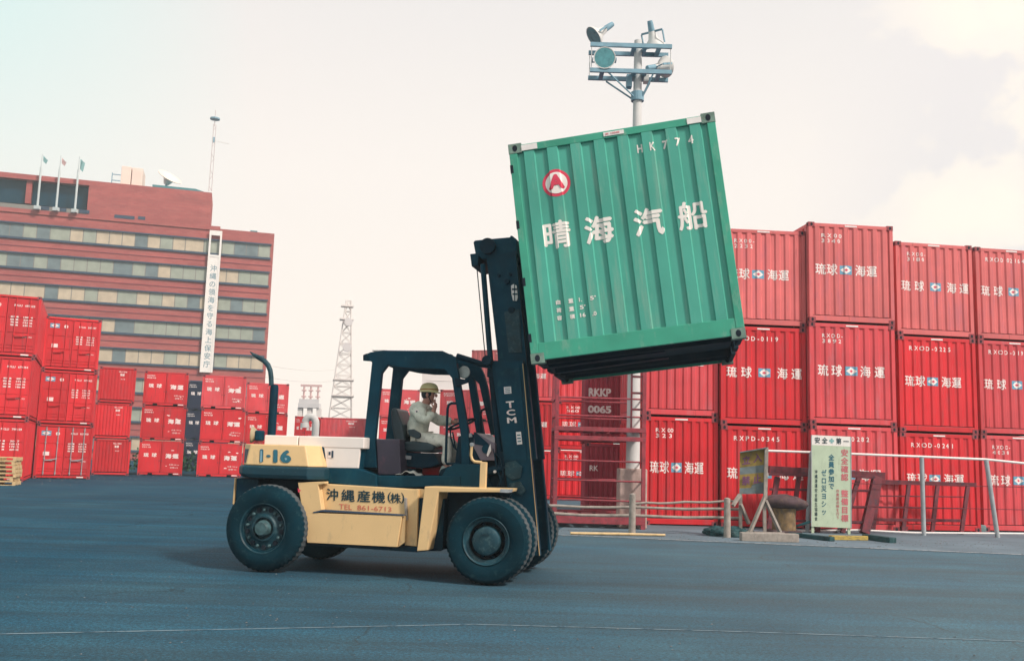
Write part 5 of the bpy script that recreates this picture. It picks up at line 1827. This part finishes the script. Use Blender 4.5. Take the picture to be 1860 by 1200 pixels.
# seat
seat = empty('seat'); seat.parent = fk
w2 = .25
cu = MB().prism(P(0, (737, 803), (760, 801), (785, 804), (799, 809), (797, 820), (780, 822), (750, 820), (736, 814)), -w2, w2)
cu.build('cushion', M['vinyl'], seat, bevel=.03)
bk = MB().prism(P(0, (721, 746), (725.5, 742), (731, 744), (741, 772), (746, 800), (744, 815), (733, 818), (727, 800), (722, 770)), -w2, w2)
bk.build('backrest', M['vinyl'], seat, bevel=.025)
MB().prism(P(-.28, (741, 780), (752, 779), (764, 786), (765, 793), (760, 797), (744, 791)), -.31, -.255).build('armrest', M['vinyl'], seat, bevel=.012)
pb = MB().prism(P(0, (740, 821), (796, 823), (806, 842), (790, 848), (765, 850), (744, 846), (738, 832)), -.2, .2)
pb.prism(P(0, (748, 850), (762, 851), (762, 863), (748, 863)), -.18, .18)
pb.build('suspension', M['darker'], seat, bevel=.01)
MB().prism(P(-.21, (733, 826), (748, 828), (747, 834), (733, 833)), -.23, -.205).build('seat_bracket', M['galv'], seat)
# pedal box on floor so that the feet have something in front
MB().prism(P(0, (812, 852), (826, 846), (830, 862), (808, 863)), -.3, .3).build('pedal_box', M['darker'], fk, bevel=.01)
MB().prism(P(.1, (766, 846), (804, 846), (805, 862.5), (766, 862.5)), .1, .3).build('tool_box', M['red'], fk, bevel=.02)  # added red block for the containers seen through the cab opening

# exhaust
ex_y = -.25
MB().lathe([(.035, 0), (.055, .01), (.057, .03), (.057, fl(493, 698, ex_y)[1] - zh1 - .05), (.05, fl(493, 698, ex_y)[1] - zh1 - .01), (.035, fl(493, 698, ex_y)[1] - zh1)], (fl(493, 790, ex_y)[0], ex_y, zh1), 'z', 18).build('muffler', M['darker'], fk, smooth=40)
pts = [f3(493, 700, ex_y), f3(492.5, 685, ex_y), f3(491, 673, ex_y), f3(487, 663, ex_y), f3(480, 655, ex_y), f3(470, 649, ex_y), f3(461, 644, ex_y), f3(454, 638.5, ex_y)]
MB().tube(pts, [.034, .034, .034, .035, .036, .034, .022, .004], 14).build('exhaust_pipe', M['rim'], fk, smooth=50)
# rear work lamp
c = f3(459, 789, -.35)
q = Matrix.Translation(c) @ Vector((-1, -.28, .05)).to_track_quat('Z', 'Y').to_matrix().to_4x4()
MB(q).lathe([(.04, -.09), (.085, -.03), (.112, .0), (.112, .015), (.02, .02)], ax='z', n=22).build('work_lamp', M['beige'], fk, smooth=40)
MB().box(c.x + .06, c.x + .15, -.42, -.28, c.z - .08, c.z + .06).build('lamp_housing', M['dark'], fk, bevel=.02)
MB().box(c.x + .06, c.x + .13, -.40, -.30, z_top, c.z - .08).build('lamp_foot', M['redfit'], fk)

# mast
ALPHA = radians(7.7)
my = .42
def mast_rail(near, far_, name, poly, th, flange, ya):
    for s in (-1, 1):
        y0, y1 = sorted((s * ya, s * (ya - th)))
        b = MB()
        b.prism(poly, y0, y1)
        # flanges front and back
        for i0, i1 in ((0, 3), (1, 2)):
            a_, b_ = poly[i0], poly[i1]
            d_ = .022 * (1 if i0 == 0 else -1)
            fy0, fy1 = sorted((s * (ya + .004), s * (ya - flange)))
            b.prism([(a_[0] - (.004 if i0 == 0 else -.004), a_[1] - .002), (b_[0] - (.004 if i0 == 0 else -.004), b_[1] + .002), (b_[0] + d_, b_[1] + .002), (a_[0] + d_, a_[1] - .002)], fy0, fy1)
        b.build(name, M['dark'], fk)
op = P(-my, (893, 655), (949, 655), (980, 1009), (938, 1003))
mast_rail(0, 0, 'outer_rail', op, .03, .10, my)
ip = P(-my + .12, (885, 470), (936, 455), (974, 833), (927, 838))
mast_rail(0, 0, 'inner_rail', ip, .03, .09, my - .11)
# gold worn edge along the near front flange
e = MB().bar(f3(949.5, 660, -my - .006), f3(980, 1008, -my - .006), .008, .012, up=(0, 1, 0)).build('worn_edge', M['creamdim'], fk)
# TCM face plate between the outer rails' web and the rear
MB().prism(P(-my - .0, (900, 668), (945, 668), (957, 835), (918, 835)), -my - .012, -my - .006).build('mast_plate', M['dark'], fk)
lt = MB()
for ch_, q_ in (('T', ((918.5, 729), (933.5, 727.5), (935, 740), (919.5, 741))), ('C', ((919.5, 744), (935.5, 743), (936.5, 753.5), (920.5, 754.5))), ('M', ((920.5, 758), (937.5, 757), (939, 767.5), (921.5, 768.5)))):
    on_quad(lt, ch_, [f3(a, b, -my - .016) for a, b in q_], 0, 1, 0, 1, .03)
lt.build('lettering', M['letter'], fk, recalc=False)
for q_ in (((915, 702.5), (928, 701.5), (929, 714), (916, 715)), ((937, 784), (946, 783.5), (948.5, 806), (939, 807))):
    st_ = MB().prism(P(-my - .02, *q_), -my - .018, -my - .013).build('sticker', M['plate'], fk)
    ln = MB()
    q3 = [f3(a, b, -my - .021) for a, b in q_]
    for k in range(3):
        v = .22 + .25 * k
        ln.add([q3[0].lerp(q3[1], u).lerp(q3[3].lerp(q3[2], u), vv) for u, vv in ((.15, v), (.85, v), (.85, v + .09), (.15, v + .09))], [(0, 1, 2, 3)])
    ln.build('print', M['inkteal'], st_, recalc=False)
# crossheads
MB().prism(P(-my + .1, (859, 439), (862, 436), (880, 434), (926, 430), (926, 427.5), (929, 427), (938, 434), (939, 462), (876, 470), (863, 461)), -my + .12, my - .12).build('crosshead', M['dark'], fk, bevel=.01)
MB().lathe([(.105, -.03), (.105, .03)], f3(886, 447, -my + .06), 'y', 24).build('chain_sheave', M['darker'], fk, smooth=40)
MB().prism(P(0, (864, 470), (880, 468), (878, 490), (867, 492)), -my + .115, my - .115).build('cylinder_head', M['dark'], fk, bevel=.006)
for (a, b) in (((895, 660), (948, 690)), ((915, 820), (962, 850)), ((930, 960), (972, 985))):
    x0, z1 = fl(a[0], a[1], 0); x1, z0 = fl(b[0], b[1], 0)
    MB().box(x0 + .02, x1 - .10, -my + .035, my - .035, z0, z1).build('mast_tie', M['darker'], fk, bevel=.01)
# lift cylinder: chrome rod at the rear
MB().tube([f3(877, 480, -my + .08), f3(891, 656, -my + .08)], .036, 14).build('piston_rod', M['dark'], fk, smooth=50)
MB().tube([f3(866.5, 489, -my + .05), f3(882, 655, -my + .05)], .007, 6).build('hose', M['darker'], fk, smooth=50)
MB().tube([f3(891, 656, -my + .08), f3(925, 1000, -my + .08)], .045, 14).build('lift_cylinder', M['darker'], fk, smooth=50)
MB().tube([f3(900, 489, my - .2), f3(930, 1000, my - .2)], .04, 14).build('lift_cylinder', M['darker'], fk, smooth=50)
for y in (-.16, .16):
    cb = MB().bar(f3(893, 455, y), f3(907, 640, y), .05, .016, up=(1, 0, 0))
    cb.bar(f3(907, 640, y), f3(928, 830, y), .05, .016, up=(1, 0, 0))
    cb.build('lift_chain', M['darker'], fk)
# web of the inner stage seen from the side
MB().prism(P(-my + .13, (890, 475), (930, 468), (948, 650), (905, 655)), -my + .15, -my + .16).build('inner_web', M['dark'], fk)
MB().prism(P(-my + .1, (916, 566), (943, 562), (948, 640), (924, 640)), -my + .095, -my + .105).build('stage_cover', M['rim'], fk)
for (a, b, r) in ((921, 511, .033), (929, 563, .04), (906, 500, .02), (927, 498, .02)):
    MB().lathe([(r, -.02), (r, .02)], f3(a, b, -my + .10), 'y', 16).build('roller', M['darker'], fk, smooth=40)
pt = MB().prism(P(-my + .1, (928.5, 519), (933, 516), (939, 519), (941, 540), (939, 547), (932, 546), (929.5, 535)), -my + .085, -my + .094)
pt.build('data_plate', M['plate'], fk, bevel=.004)  # pale plate added in place of the sky through a gap here
pl_ = MB()
for x0, y0, x1, y1 in ((930, 524, 939, 527), (934, 517, 935.5, 546), (931, 533, 940, 535.5)):
    pl_.prism(P(-my + .09, (x0, y0), (x1, y0), (x1 + .3, y1), (x0 + .3, y1)), -my + .08, -my + .0845)
pl_.build('print', M['dark'], fk)  # dark lines crossing the added pale plate
# hoses, tilt cylinder and brackets low on the mast
MB().tube([f3(870, 860, -.40), f3(905, 852, -.40), f3(925, 846, -.40)], [.055, .055, .03], 12).build('tilt_cylinder', M['darker'], fk, smooth=50)
MB().prism(P(-my - .0, (918, 840), (938, 836), (950, 848), (946, 868), (930, 872), (918, 862)), -my - .03, -my - .008).build('mast_bracket', M['rim'], fk, bevel=.008)
MB().prism(P(-my - .0, (925, 878), (945, 873), (956, 890), (948, 900), (930, 892)), -my - .03, -my - .008).build('mast_bracket', M['rim'], fk, bevel=.008)
for k, (a, b, c_, d_) in enumerate((((882, 800), (896, 815), (903, 850), (912, 880)), ((898, 820), (910, 835), (914, 860), (905, 885)))):
    MB().tube([f3(*a, -my + .02 if k < 2 else -my - .02), f3(*b, -my - .03), f3(*c_, -my - .03), f3(*d_, -my + .0)], .012, 8).build('hose', M['darker'], fk, smooth=50)
MB().lathe([(.018, -.02), (.018, .02)], f3(899, 856, -.47), 'y', 10).build('grease_cap', M['plate'], fk, smooth=40)
MB().prism(P(-.3, (884, 800), (899, 804), (908, 830), (930, 884), (890, 884), (882, 845)), -.3, .3).build('valve_block', M['darker'], fk, bevel=.015)

# ------------------------------------------------------------------ the lifted green container
CW_, CL_, CH_ = 2.45, 2.99, 2.50
ycn = -1.50                       # near face in forklift coordinates
A_ = f3(965, 661, ycn)
gc = empty('lifted_container', (0, 0, 0), 0, 'green shipping container tilted back on the raised forklift mast', 'container')
PSIC = radians(-10.3)          # the load sits a little askew on the forks
TILTM = Matrix.Rotation(PSIC, 4, 'Z') @ Matrix.Rotation(-ALPHA, 4, 'Y')
cx_ = TILTM @ Vector((1, 0, 0)); cz_ = TILTM @ Vector((0, 0, 1)); cy_ = TILTM @ Vector((0, 1, 0))
Aw = FO + FH * A_.x + FL * A_.y + Vector((0, 0, A_.z))
def gl_(px, py, off=0.0):
    """pixel -> (x, z) on the near face, from its lower left corner"""
    p = onplane(px, py, Aw + cy_ * off, cy_)
    return (p - Aw).dot(cx_), (p - Aw).dot(cz_)
CW_ = gl_(1356, 613)[0]
CH_ = (gl_(919.5, 264.5)[1] + gl_(1303, 201)[1]) / 2
gc.matrix_world = Matrix.Translation(Aw + cx_ * (CW_ / 2) + cy_ * (CL_ / 2)) @ TILTM
fpk = (-.34, .34)
frame(gc, CW_, CL_, CH_, 'greenrail', 'fitting', rb=.20, rt=.09, side_pockets=fpk, post=.10, skid='under')
pts = ribs(gc, 'front_panel', CW_, CH_, -CL_ / 2, 'green', 8, depth=.028, z0=.235, top=.42, post=.10, soft=.05)
MB().box(-CW_ / 2 + .075, CW_ / 2 - .075, -CL_ / 2 + .075, CL_ / 2 - .075, .145, .163).build('base_plate', M['under'], gc)
ribs(gc, 'rear_panel', CW_, CH_, CL_ / 2, 'green', 7, sgn=1, z0=.235, top=.40, post=.13)
ribs(gc, 'side_panel', CL_, CH_, -CW_ / 2, 'green', 9, 'x', -1, z0=.235)
ribs(gc, 'side_panel', CL_, CH_, CW_ / 2, 'green', 9, 'x', 1, z0=.235)
pf = prof_fn(pts); bk_ = [p[0] for p in pts]
def gx(px, py):
    x, z = gl_(px, py, .02)
    return x - CW_ / 2, z
lt = MB()
for ch_, cxp, cyp, hp in (('晴', 1011, 426, 50), ('海', 1088, 417, 50), ('汽', 1178, 403, 50), ('船', 1258, 391, 50)):
    x, z = gx(cxp, cyp)
    s_ = .175
    put_text(lt, ch_, x - s_, x + s_, z - s_, z + s_, 0, .022 if ch_ in '晴船' else .030, em=True)
conform(lt, bk_, pf, -.004).build('lettering', M['lettergreen'], gc, recalc=False)
nb = MB()
for ch_, cxp, cyp in (('H', 1162, 269.5), ('K', 1185, 266), ('7', 1208, 262.5), ('7', 1231, 258), ('4', 1254.5, 254)):
    x, z = gx(cxp, cyp)
    put_text(nb, ch_, x - .032, x + .032, z - .052, z + .052, 0, .03)
conform(nb, bk_, pf, -.004).build('number', M['lettergreen'], gc, recalc=False)
sm = MB()
for s, cxp, cyp, w_, h_ in (('自', 1013.5, 548.5, .055, .055), ('重', 1037, 546.5, .06, .055), ('1.', 1054, 543.5, .035, .05), ("5'", 1077, 541, .07, .05),
                            ('荷', 1015, 563, .06, .055), ('重', 1038.5, 561, .06, .055), ("5'", 1058, 557, .07, .05),
                            ('容', 1016, 577, .06, .055), ('積', 1040, 575, .06, .055), ('16', 1058.5, 571.5, .065, .05), ('.0', 1080, 569.5, .05, .05)):
    x, z = gx(cxp, cyp)
    put_text(sm, s, x - w_ / 2, x + w_ / 2, z - h_ / 2, z + h_ / 2, 0, .03)
conform(sm, bk_, pf, -.004).build('weight_marks', M['lettergreen'], gc, recalc=False)
# round emblem: red ring with letter A
ex, ez = gx(1010.5, 332.5)
def disc(b, r, m, n=40, r0=0.0, off=0.0):
    pts_ = [(ex + r * cos(2 * pi * k / n), off, ez + r * sin(2 * pi * k / n)) for k in range(n)]
    b.add(pts_, [tuple(range(n))], m)
em = MB()
for r, mi, off in ((.168, 0, -.004), (.132, 1, -.0065)):
    b = MB(); disc(b, r, mi); conform(b, bk_, pf, off)
    em.add(b.v, b.f); em.m[-len(b.f):] = b.m
b = MB(); put_text(b, 'A', ex - .098, ex + .098, ez - .075, ez + .105, 0, .055, m=0); conform(b, bk_, pf, -.009)
em.add(b.v, b.f); em.m[-len(b.f):] = b.m
em.build('emblem', [M['emblemred'], M['lettergreen']], gc, recalc=False)
# data plates and worn patches on the top rail
yt = -CL_ / 2 + .004
for x0, y0, x1, y1, nm, mm in ((1096, 243, 1133, 238, 'data_plate', 'plate'), (946, 268, 976, 266, 'bare_patch', 'plate'), (1247, 217, 1281, 214, 'bare_patch', 'plate')):
    a = gx(x0, y0); b = gx(x1, y1)
    zc_ = CH_ - .065
    MB().box(a[0], b[0], yt - .004, yt + .003, zc_ - (.022 if nm == 'data_plate' else .036), zc_ + (.026 if nm == 'data_plate' else .034)).build(nm, M[mm], gc)
b = MB()
a = gx(1096, 243)
put_text(b, 'JK 12345', a[0] + .02, a[0] + .19, CH_ - .077, CH_ - .052, yt - .007, .02)
b.build('print', M['emblemred'], gc, recalc=False)
# lashing slots on the left post
for y in (307, 408, 512, 614):
    p_ = onplane({307: 932, 408: 941, 512: 951, 614: 961}[y], y, Aw, cy_)
    x, z = (p_ - Aw).dot(cx_) - CW_ / 2, (p_ - Aw).dot(cz_)
    MB().box(-CW_ / 2 - .002, -CW_ / 2 + .035, -CL_ / 2 + .002, -CL_ / 2 + .06, z - .05, z + .05).build('lashing_slot', M['hole'], gc)

# carriage and forks under the container (in tilted coordinates of the container)
inv = Matrix.Rotation(-ALPHA, 4, 'Y')
A_loc = Vector((A_.x, 0, A_.z))
def tl(x, y, z):
    """container face coordinates -> forklift local"""
    return A_loc + (inv @ Vector((x, 0, z))) + Vector((0, y, 0))
TM = Matrix.Translation(A_loc) @ inv
for y in (-.34, .34):
    MB(TM).prism([(-.075, .085), (.0, .06), (1.5, .075), (1.5, .095), (.02, .145), (.0, 1.0), (-.075, 1.0)], y - .08, y + .08).build('fork', M['darker'], fk, bevel=.006)
car = MB(TM)
for z in (.25, .85):
    car.box(-.15, -.08, -.62, .62, z - .07, z + .07)
for y in (-.55, .55, -.2, .2):
    car.box(-.15, -.08, y - .03, y + .03, .321, .779)
car.build('carriage', M['darker'], fk, bevel=.006)
br = MB(TM)
for y in (-.6, -.3, 0, .3, .6):
    br.box(-.12, -.08, y - .025, y + .025, .921, 1.28)
br.box(-.12, -.08, -.63, .63, 1.281, 1.34)
br.build('load_backrest', M['darker'], fk, bevel=.005)

# ------------------------------------------------------------------ driver
def skin_mesh(name, nodes, edges, parent, m, root=0, sub=2):
    """nodes: list of (Vector, radius or (rx, ry)); one continuous surface grown round the skeleton"""
    me = bpy.data.meshes.new(name)
    me.from_pydata([tuple(n[0]) for n in nodes], edges, [])
    o = bpy.data.objects.new(name, me)
    COL.objects.link(o)
    o.modifiers.new('skin', 'SKIN')
    bpy.context.view_layer.objects.active = o
    lay = me.skin_vertices[0]
    for i, n in enumerate(nodes):
        r = n[1]
        lay.data[i].radius = r if isinstance(r, tuple) else (r, r)
        lay.data[i].use_root = (i == root)
    s = o.modifiers.new('sub', 'SUBSURF'); s.levels = s.render_levels = sub
    dg = bpy.context.evaluated_depsgraph_get()
    nm = bpy.data.meshes.new_from_object(o.evaluated_get(dg))
    bpy.data.objects.remove(o)
    nm.name = name
    nm.materials.clear(); nm.materials.append(m)
    nm.polygons.foreach_set('use_smooth', [True] * len(nm.polygons))
    r = bpy.data.objects.new(name, nm)
    COL.objects.link(r)
    r.parent = parent
    return r
pe = empty('person', FO, PSI, 'driver in khaki work clothes and a yellow helmet steering the forklift', 'person')
V = Vector
pel = f3(757, 797, 0)
wst = f3(758, 778, 0); che = f3(763, 752, 0); nek = f3(771, 737, 0); hd0 = f3(776, 728, 0); hd1 = f3(779, 715, 0); hd2 = f3(779, 707, 0)
SH = .18
shr, shl = f3(758, 741, -SH), f3(770, 743, SH)
elr, ell = f3(773, 767, -.27), f3(796, 764, .24)
wrr, wrl = f3(788, 747, -.14), f3(824, 766, .16)
hpr, hpl = f3(762, 799, -.10), f3(762, 799, .10)
knr, knl = f3(815, 800, -.15), f3(822, 800, .15)
anr, anl = f3(811, 846, -.13), f3(824, 846, .14)
# body: torso, neck, head, arms with hands, legs: one surface
nodes, edges = [], []
def nd(p, r, par=None):
    nodes.append((p, r)); i = len(nodes) - 1
    if par is not None: edges.append((par, i))
    return i
ip = nd(pel, (.14, .11)); iw = nd(wst, (.13, .10), ip); ic = nd(che, (.15, .11), iw)
i_n0 = nd(nek - V((.01, 0, .02)), .06, ic); i_n = nd(nek + V((.005, 0, .03)), .052, i_n0)
i_h0 = nd(hd0 + V((.012, 0, .0)), (.066, .070), i_n); i_h1 = nd(hd1 + V((.006, 0, -.01)), (.084, .094), i_h0); i_h2 = nd(hd2 + V((-.004, 0, .03)), (.068, .08), i_h1)
def hand(iw_, wr, dirv, side, curl, palm=None):
    """palm and five fingers closing on the wheel rim"""
    d = dirv.normalized()
    lat = V((0, 1, 0)) - d * d.y
    lat.normalize()
    dn = d.cross(lat).normalized()
    if dn.z > 0: dn = -dn
    if palm is not None:
        dn = (palm - d * palm.dot(d)).normalized()
        lat = d.cross(dn).normalized()
        if lat.y < 0: lat = -lat
    p0 = nd(wr + d * .045, (.024, .030), iw_)
    p1 = nd(wr + d * .085, (.020, .034), p0)
    for k, ln in enumerate((.066, .075, .070, .055)):
        o = lat * (.027 - .018 * k)
        f1 = nd(wr + d * (.10 - .004 * abs(k - 1)) + o, .0095, p1)
        f2 = nd(wr + d * (.10 + ln * .45) + o + dn * .012 * curl, .009, f1)
        f3_ = nd(wr + d * (.10 + ln * .62) + o + dn * .038 * curl, .0085, f2)
        nd(wr + d * (.10 + ln * .50) + o + dn * .060 * curl, .0075, f3_)
    sd_ = lat * (.030 * side)
    t1 = nd(wr + d * .055 + sd_ * 1.2 + dn * .006, .011, p0)
    t2 = nd(wr + d * .080 + sd_ * 1.8 + dn * .022, .010, t1)
    nd(wr + d * .105 + sd_ * 1.7 + dn * .040, .008, t2)
for sh, el, wr, s in ((shr, elr, wrr, -1), (shl, ell, wrl, 1)):
    a = nd(sh, .060, ic); e = nd(el, .045, a); m_ = nd(el.lerp(wr, .5), .040, e); w_ = nd(wr, .029, m_)
    if s < 0:
        hand(w_, wr, V((.10, .42, .90)), -1, .9, V((-.9, .35, .1)))
    else:
        hand(w_, wr, (wr - el).normalized() + V((.2, 0, -.05)), -s, 1.0)
for hp, kn, an, s in ((hpr, knr, anr, -1), (hpl, knl, anl, 1)):
    a = nd(hp, .085, ip); k = nd(kn, .058, a); c_ = nd(kn.lerp(an, .35) - V((.01, 0, 0)), .055, k); b = nd(an, .038, c_)
    nd(an + V((.05, 0, -.06)), .035, b)
body = skin_mesh('body', nodes, edges, pe, M['skin'])
# facial features joined into the same surface
bm2 = bmesh.new(); bm2.from_mesh(body.data)
def blob(c, r, mat_i=0):
    res = bmesh.ops.create_uvsphere(bm2, u_segments=10, v_segments=7, radius=1.0)
    for v in res['verts']:
        v.co = V((v.co.x * r[0], v.co.y * r[1], v.co.z * r[2])) + c
        for f in v.link_faces:
            f.material_index = mat_i; f.smooth = True
hc = hd1 + V((.006, 0, -.01))
blob(hc + V((.098, 0, -.012)), (.020, .014, .024))            # nose
blob(hc + V((.086, 0, -.052)), (.008, .022, .005), 1)         # mouth
blob(hc + V((.076, 0, -.082)), (.022, .028, .020))            # chin
for s in (-1, 1):
    blob(hc + V((.082, s * .032, .012)), (.010, .013, .008), 2)  # eyes
    blob(hc + V((.085, s * .034, .026)), (.010, .018, .005), 2)  # brows
    blob(hc + V((-.002, s * .088, -.012)), (.020, .010, .032))   # ears
bm2.to_mesh(body.data); bm2.free()
body.data.materials.append(M['lip']); body.data.materials.append(M['hair'])
# hair below the helmet
h = MB().ball(hc + V((-.022, 0, .01)), .088, .092, .088, 18, 10, zmin=-.75)
h.v = [p for p in h.v]
h.build('hair', M['hair'], pe, smooth=60)
# helmet with brim and band
hm = MB()
c = hc + V((-.004, 0, .040))
prof = [(1.0, 0), (1.0, .18), (.96, .45), (.84, .74), (.62, .93), (.32, 1.03), (.03, 1.06)]
hm.loft([[c + V((.128 * r * cos(q), .108 * r * sin(q), .115 * z)) for q in [2 * pi * k / 28 for k in range(28)]] for r, z in prof])
hel = hm.build('helmet', M['helmet'], pe, smooth=50)
b = MB()
b.loft([[c + V((.125 * r * cos(q) + .042 * max(0, cos(q)) ** 3 * r, .106 * r * sin(q), z - .012 * max(0, cos(q)) ** 2)) for q in [2 * pi * k / 28 for k in range(28)]] for r, z in ((.84, .004), (1.0, -.010), (1.0, -.004), (.84, .012))])
b.build('brim', M['helmet'], hel, smooth=50)
MB().loft([[c + V((.1305 * r * cos(q), .1105 * r * sin(q), .115 * z)) for q in [2 * pi * k / 28 for k in range(28)]] for r, z in ((1.0, .16), (1.0, .30))], cap=False).build('band', M['band'], hel, smooth=60)
st_ = [hc + V((.02, -.098, .04)), hc + V((.03, -.092, -.05)), hc + V((.045, -.05, -.105)), hc + V((.05, 0, -.115)), hc + V((.045, .05, -.105)), hc + V((.03, .092, -.05)), hc + V((.02, .098, .04))]
MB().tube(st_, .006, 6).build('chin_strap', M['hair'], pe, smooth=50)
# jacket
nodes, edges = [], []
ip = nd(pel + V((.0, 0, -.01)), (.185, .150)); iw = nd(wst, (.185, .160), ip); im = nd(wst.lerp(che, .55), (.195, .165), iw); ic = nd(che + V((.01, 0, .02)), (.19, .15), im)
nd(nek - V((.012, 0, .0)), (.105, .095), ic)
for sh, el, wr in ((shr, elr, wrr), (shl, ell, wrl)):
    a = nd(sh, .098, ic); b_ = nd(sh.lerp(el, .5), .088, a); e = nd(el, .078, b_); m_ = nd(el.lerp(wr, .55), .066, e); nd(el.lerp(wr, .94), .053, m_)
jk = skin_mesh('jacket', nodes, edges, pe, M['khaki'])
# creases and folds on the cloth
import mathutils.noise as mn
def crumple(o, amt, sc):
    o.data.update()
    nrm_ = [v.normal.copy() for v in o.data.vertices]
    for v, n_ in zip(o.data.vertices, nrm_):
        v.co += n_ * (mn.noise(v.co * sc) + .5 * mn.noise(v.co * sc * 2.3)) * amt
crumple(jk, .022, 11)
cl = MB()
for s in (-1, 1):
    cl.loft([[nek + V((.055, s * .012, .0)), nek + V((.085, s * .02, -.03)), nek + V((.075, s * .085, -.05)), nek + V((.01, s * .085, .015))],
             [nek + V((.05, s * .012, .012)), nek + V((.095, s * .022, -.028)), nek + V((.082, s * .095, -.045)), nek + V((.01, s * .095, .025))]])
cl.build('collar', M['khaki'], jk, smooth=60)
bdg = f3(757, 747, -SH - .10)
MB().lathe([(.028, 0), (.028, .01)], bdg, 'y', 14).build('badge', M['letter'], jk)
MB().lathe([(.012, -.003), (.012, .0)], bdg, 'y', 10).build('badge_mark', M['inkblack'], jk)
# trousers
nodes, edges = [], []
ip = nd(pel + V((.01, 0, -.03)), (.17, .12))
for hp, kn, an in ((hpr, knr, anr), (hpl, knl, anl)):
    a = nd(hp + V((.03, 0, 0)), .108, ip); b_ = nd(hp.lerp(kn, .6), .098, a); k = nd(kn, .088, b_)
    c_ = nd(kn.lerp(an, .45), .082, k); nd(an + V((0, 0, .01)), .070, c_)
tr = skin_mesh('trousers', nodes, edges, pe, M['khakilight'])
crumple(tr, .012, 10)
# shoes
for an in (anr, anl):
    b = MB()
    z0 = an.z - .095
    rings = []
    for x, wd, ht in ((-.085, .028, .05), (-.06, .040, .10), (0.0, .042, .10), (.07, .044, .062), (.13, .042, .050), (.165, .024, .036)):
        rings.append([V((an.x + x, an.y + wd * cos(q), max(z0, z0 + ht * .5 + ht * .5 * sin(q)))) for q in [2 * pi * k / 12 for k in range(12)]])
    b.loft(rings)
    sh_ = b.build('shoe', M['shoe'], pe, smooth=60)
    MB().prism([(an.x - .085, an.y - .040), (an.x + .10, an.y - .046), (an.x + .165, an.y - .02), (an.x + .165, an.y + .02), (an.x + .10, an.y + .046), (an.x - .085, an.y + .040)], z0 - .018, z0 - .0005, 'z').build('sole', M['hair'], sh_)
# rag on the cab floor
A2 = f3(724, 862.5, -.45)
rg = MB()
vs, nx, ny = [], 26, 7
for i in range(nx):
    for j in range(ny):
        u, v = i / (nx - 1), j / (ny - 1)
        vs.append((u * .30, (v - .5) * .26, .008 + .055 * max(0, sin(u * pi * 1.15 - .35)) * (1 - .35 * abs(v - .5)) + .010 * sin(u * 17 + v * 5)))
rg.add(vs, [(i * ny + j, (i + 1) * ny + j, (i + 1) * ny + j + 1, i * ny + j + 1) for i in range(nx - 1) for j in range(ny - 1)])
rgo = rg.build('rag', M['rag'], smooth=80)
rgo.location = FO + FH * A2.x + FL * A2.y + V((0, 0, A2.z)); rgo.rotation_euler = (0, 0, PSI)
sm_ = rgo.modifiers.new('cloth', 'SOLIDIFY'); sm_.thickness = .006
tag(rgo, 'crumpled white rag lying on the cab floor below the seat', 'rag')

# ------------------------------------------------------------------ thin sea haze
hz_ = MB().box(-95, 75, -8, 172, -1.0, 46).build('haze', M['rag'])
hm_ = bpy.data.materials.new('haze')
hm_.use_nodes = True
ht = hm_.node_tree
ht.nodes.clear()
ho = N(ht, 'ShaderNodeOutputMaterial')
pv = N(ht, 'ShaderNodeVolumePrincipled')
pv.inputs['Color'].default_value = (.88, .97, 1, 1)
pv.inputs['Density'].default_value = .0012
pv.inputs['Anisotropy'].default_value = .2
ht.links.new(pv.outputs[0], ho.inputs['Volume'])
hz_.data.materials.clear(); hz_.data.materials.append(hm_)
tag(hz_, kind='stuff')

# grit gathered along the foot of the stacks and the fence
rr = random.Random(21)
gb = MB()
def grit(x, y, r):
    a0 = rr.uniform(0, 6)
    ring = [(x + r * rr.uniform(.7, 1.2) * cos(a0 + k * 1.257), y + r * rr.uniform(.7, 1.2) * sin(a0 + k * 1.257), .004) for k in range(5)]
    gb.add(ring + [(x + r * .2, y, .004 + r * rr.uniform(.5, 1.0))], [(0, 1, 5), (1, 2, 5), (2, 3, 5), (3, 4, 5), (4, 0, 5)])
for k in range(420):
    px = rr.uniform(1000, 1900)
    p = G(px, 0.0286 * (px - 1000) + 957 + abs(rr.gauss(0, 9)) + 4)
    grit(p.x, p.y, rr.uniform(.006, .024))
for k in range(160):
    p = G(rr.uniform(-40, 1000), 868 + abs(rr.gauss(0, 6)))
    grit(p.x, p.y, rr.uniform(.015, .04))
for k in range(350):
    p = G(rr.uniform(-40, 1900), rr.uniform(900, 1215))
    grit(p.x, p.y, rr.uniform(.004, .013))
o = gb.build('gravel', M['grit'])
tag(o, kind='stuff')
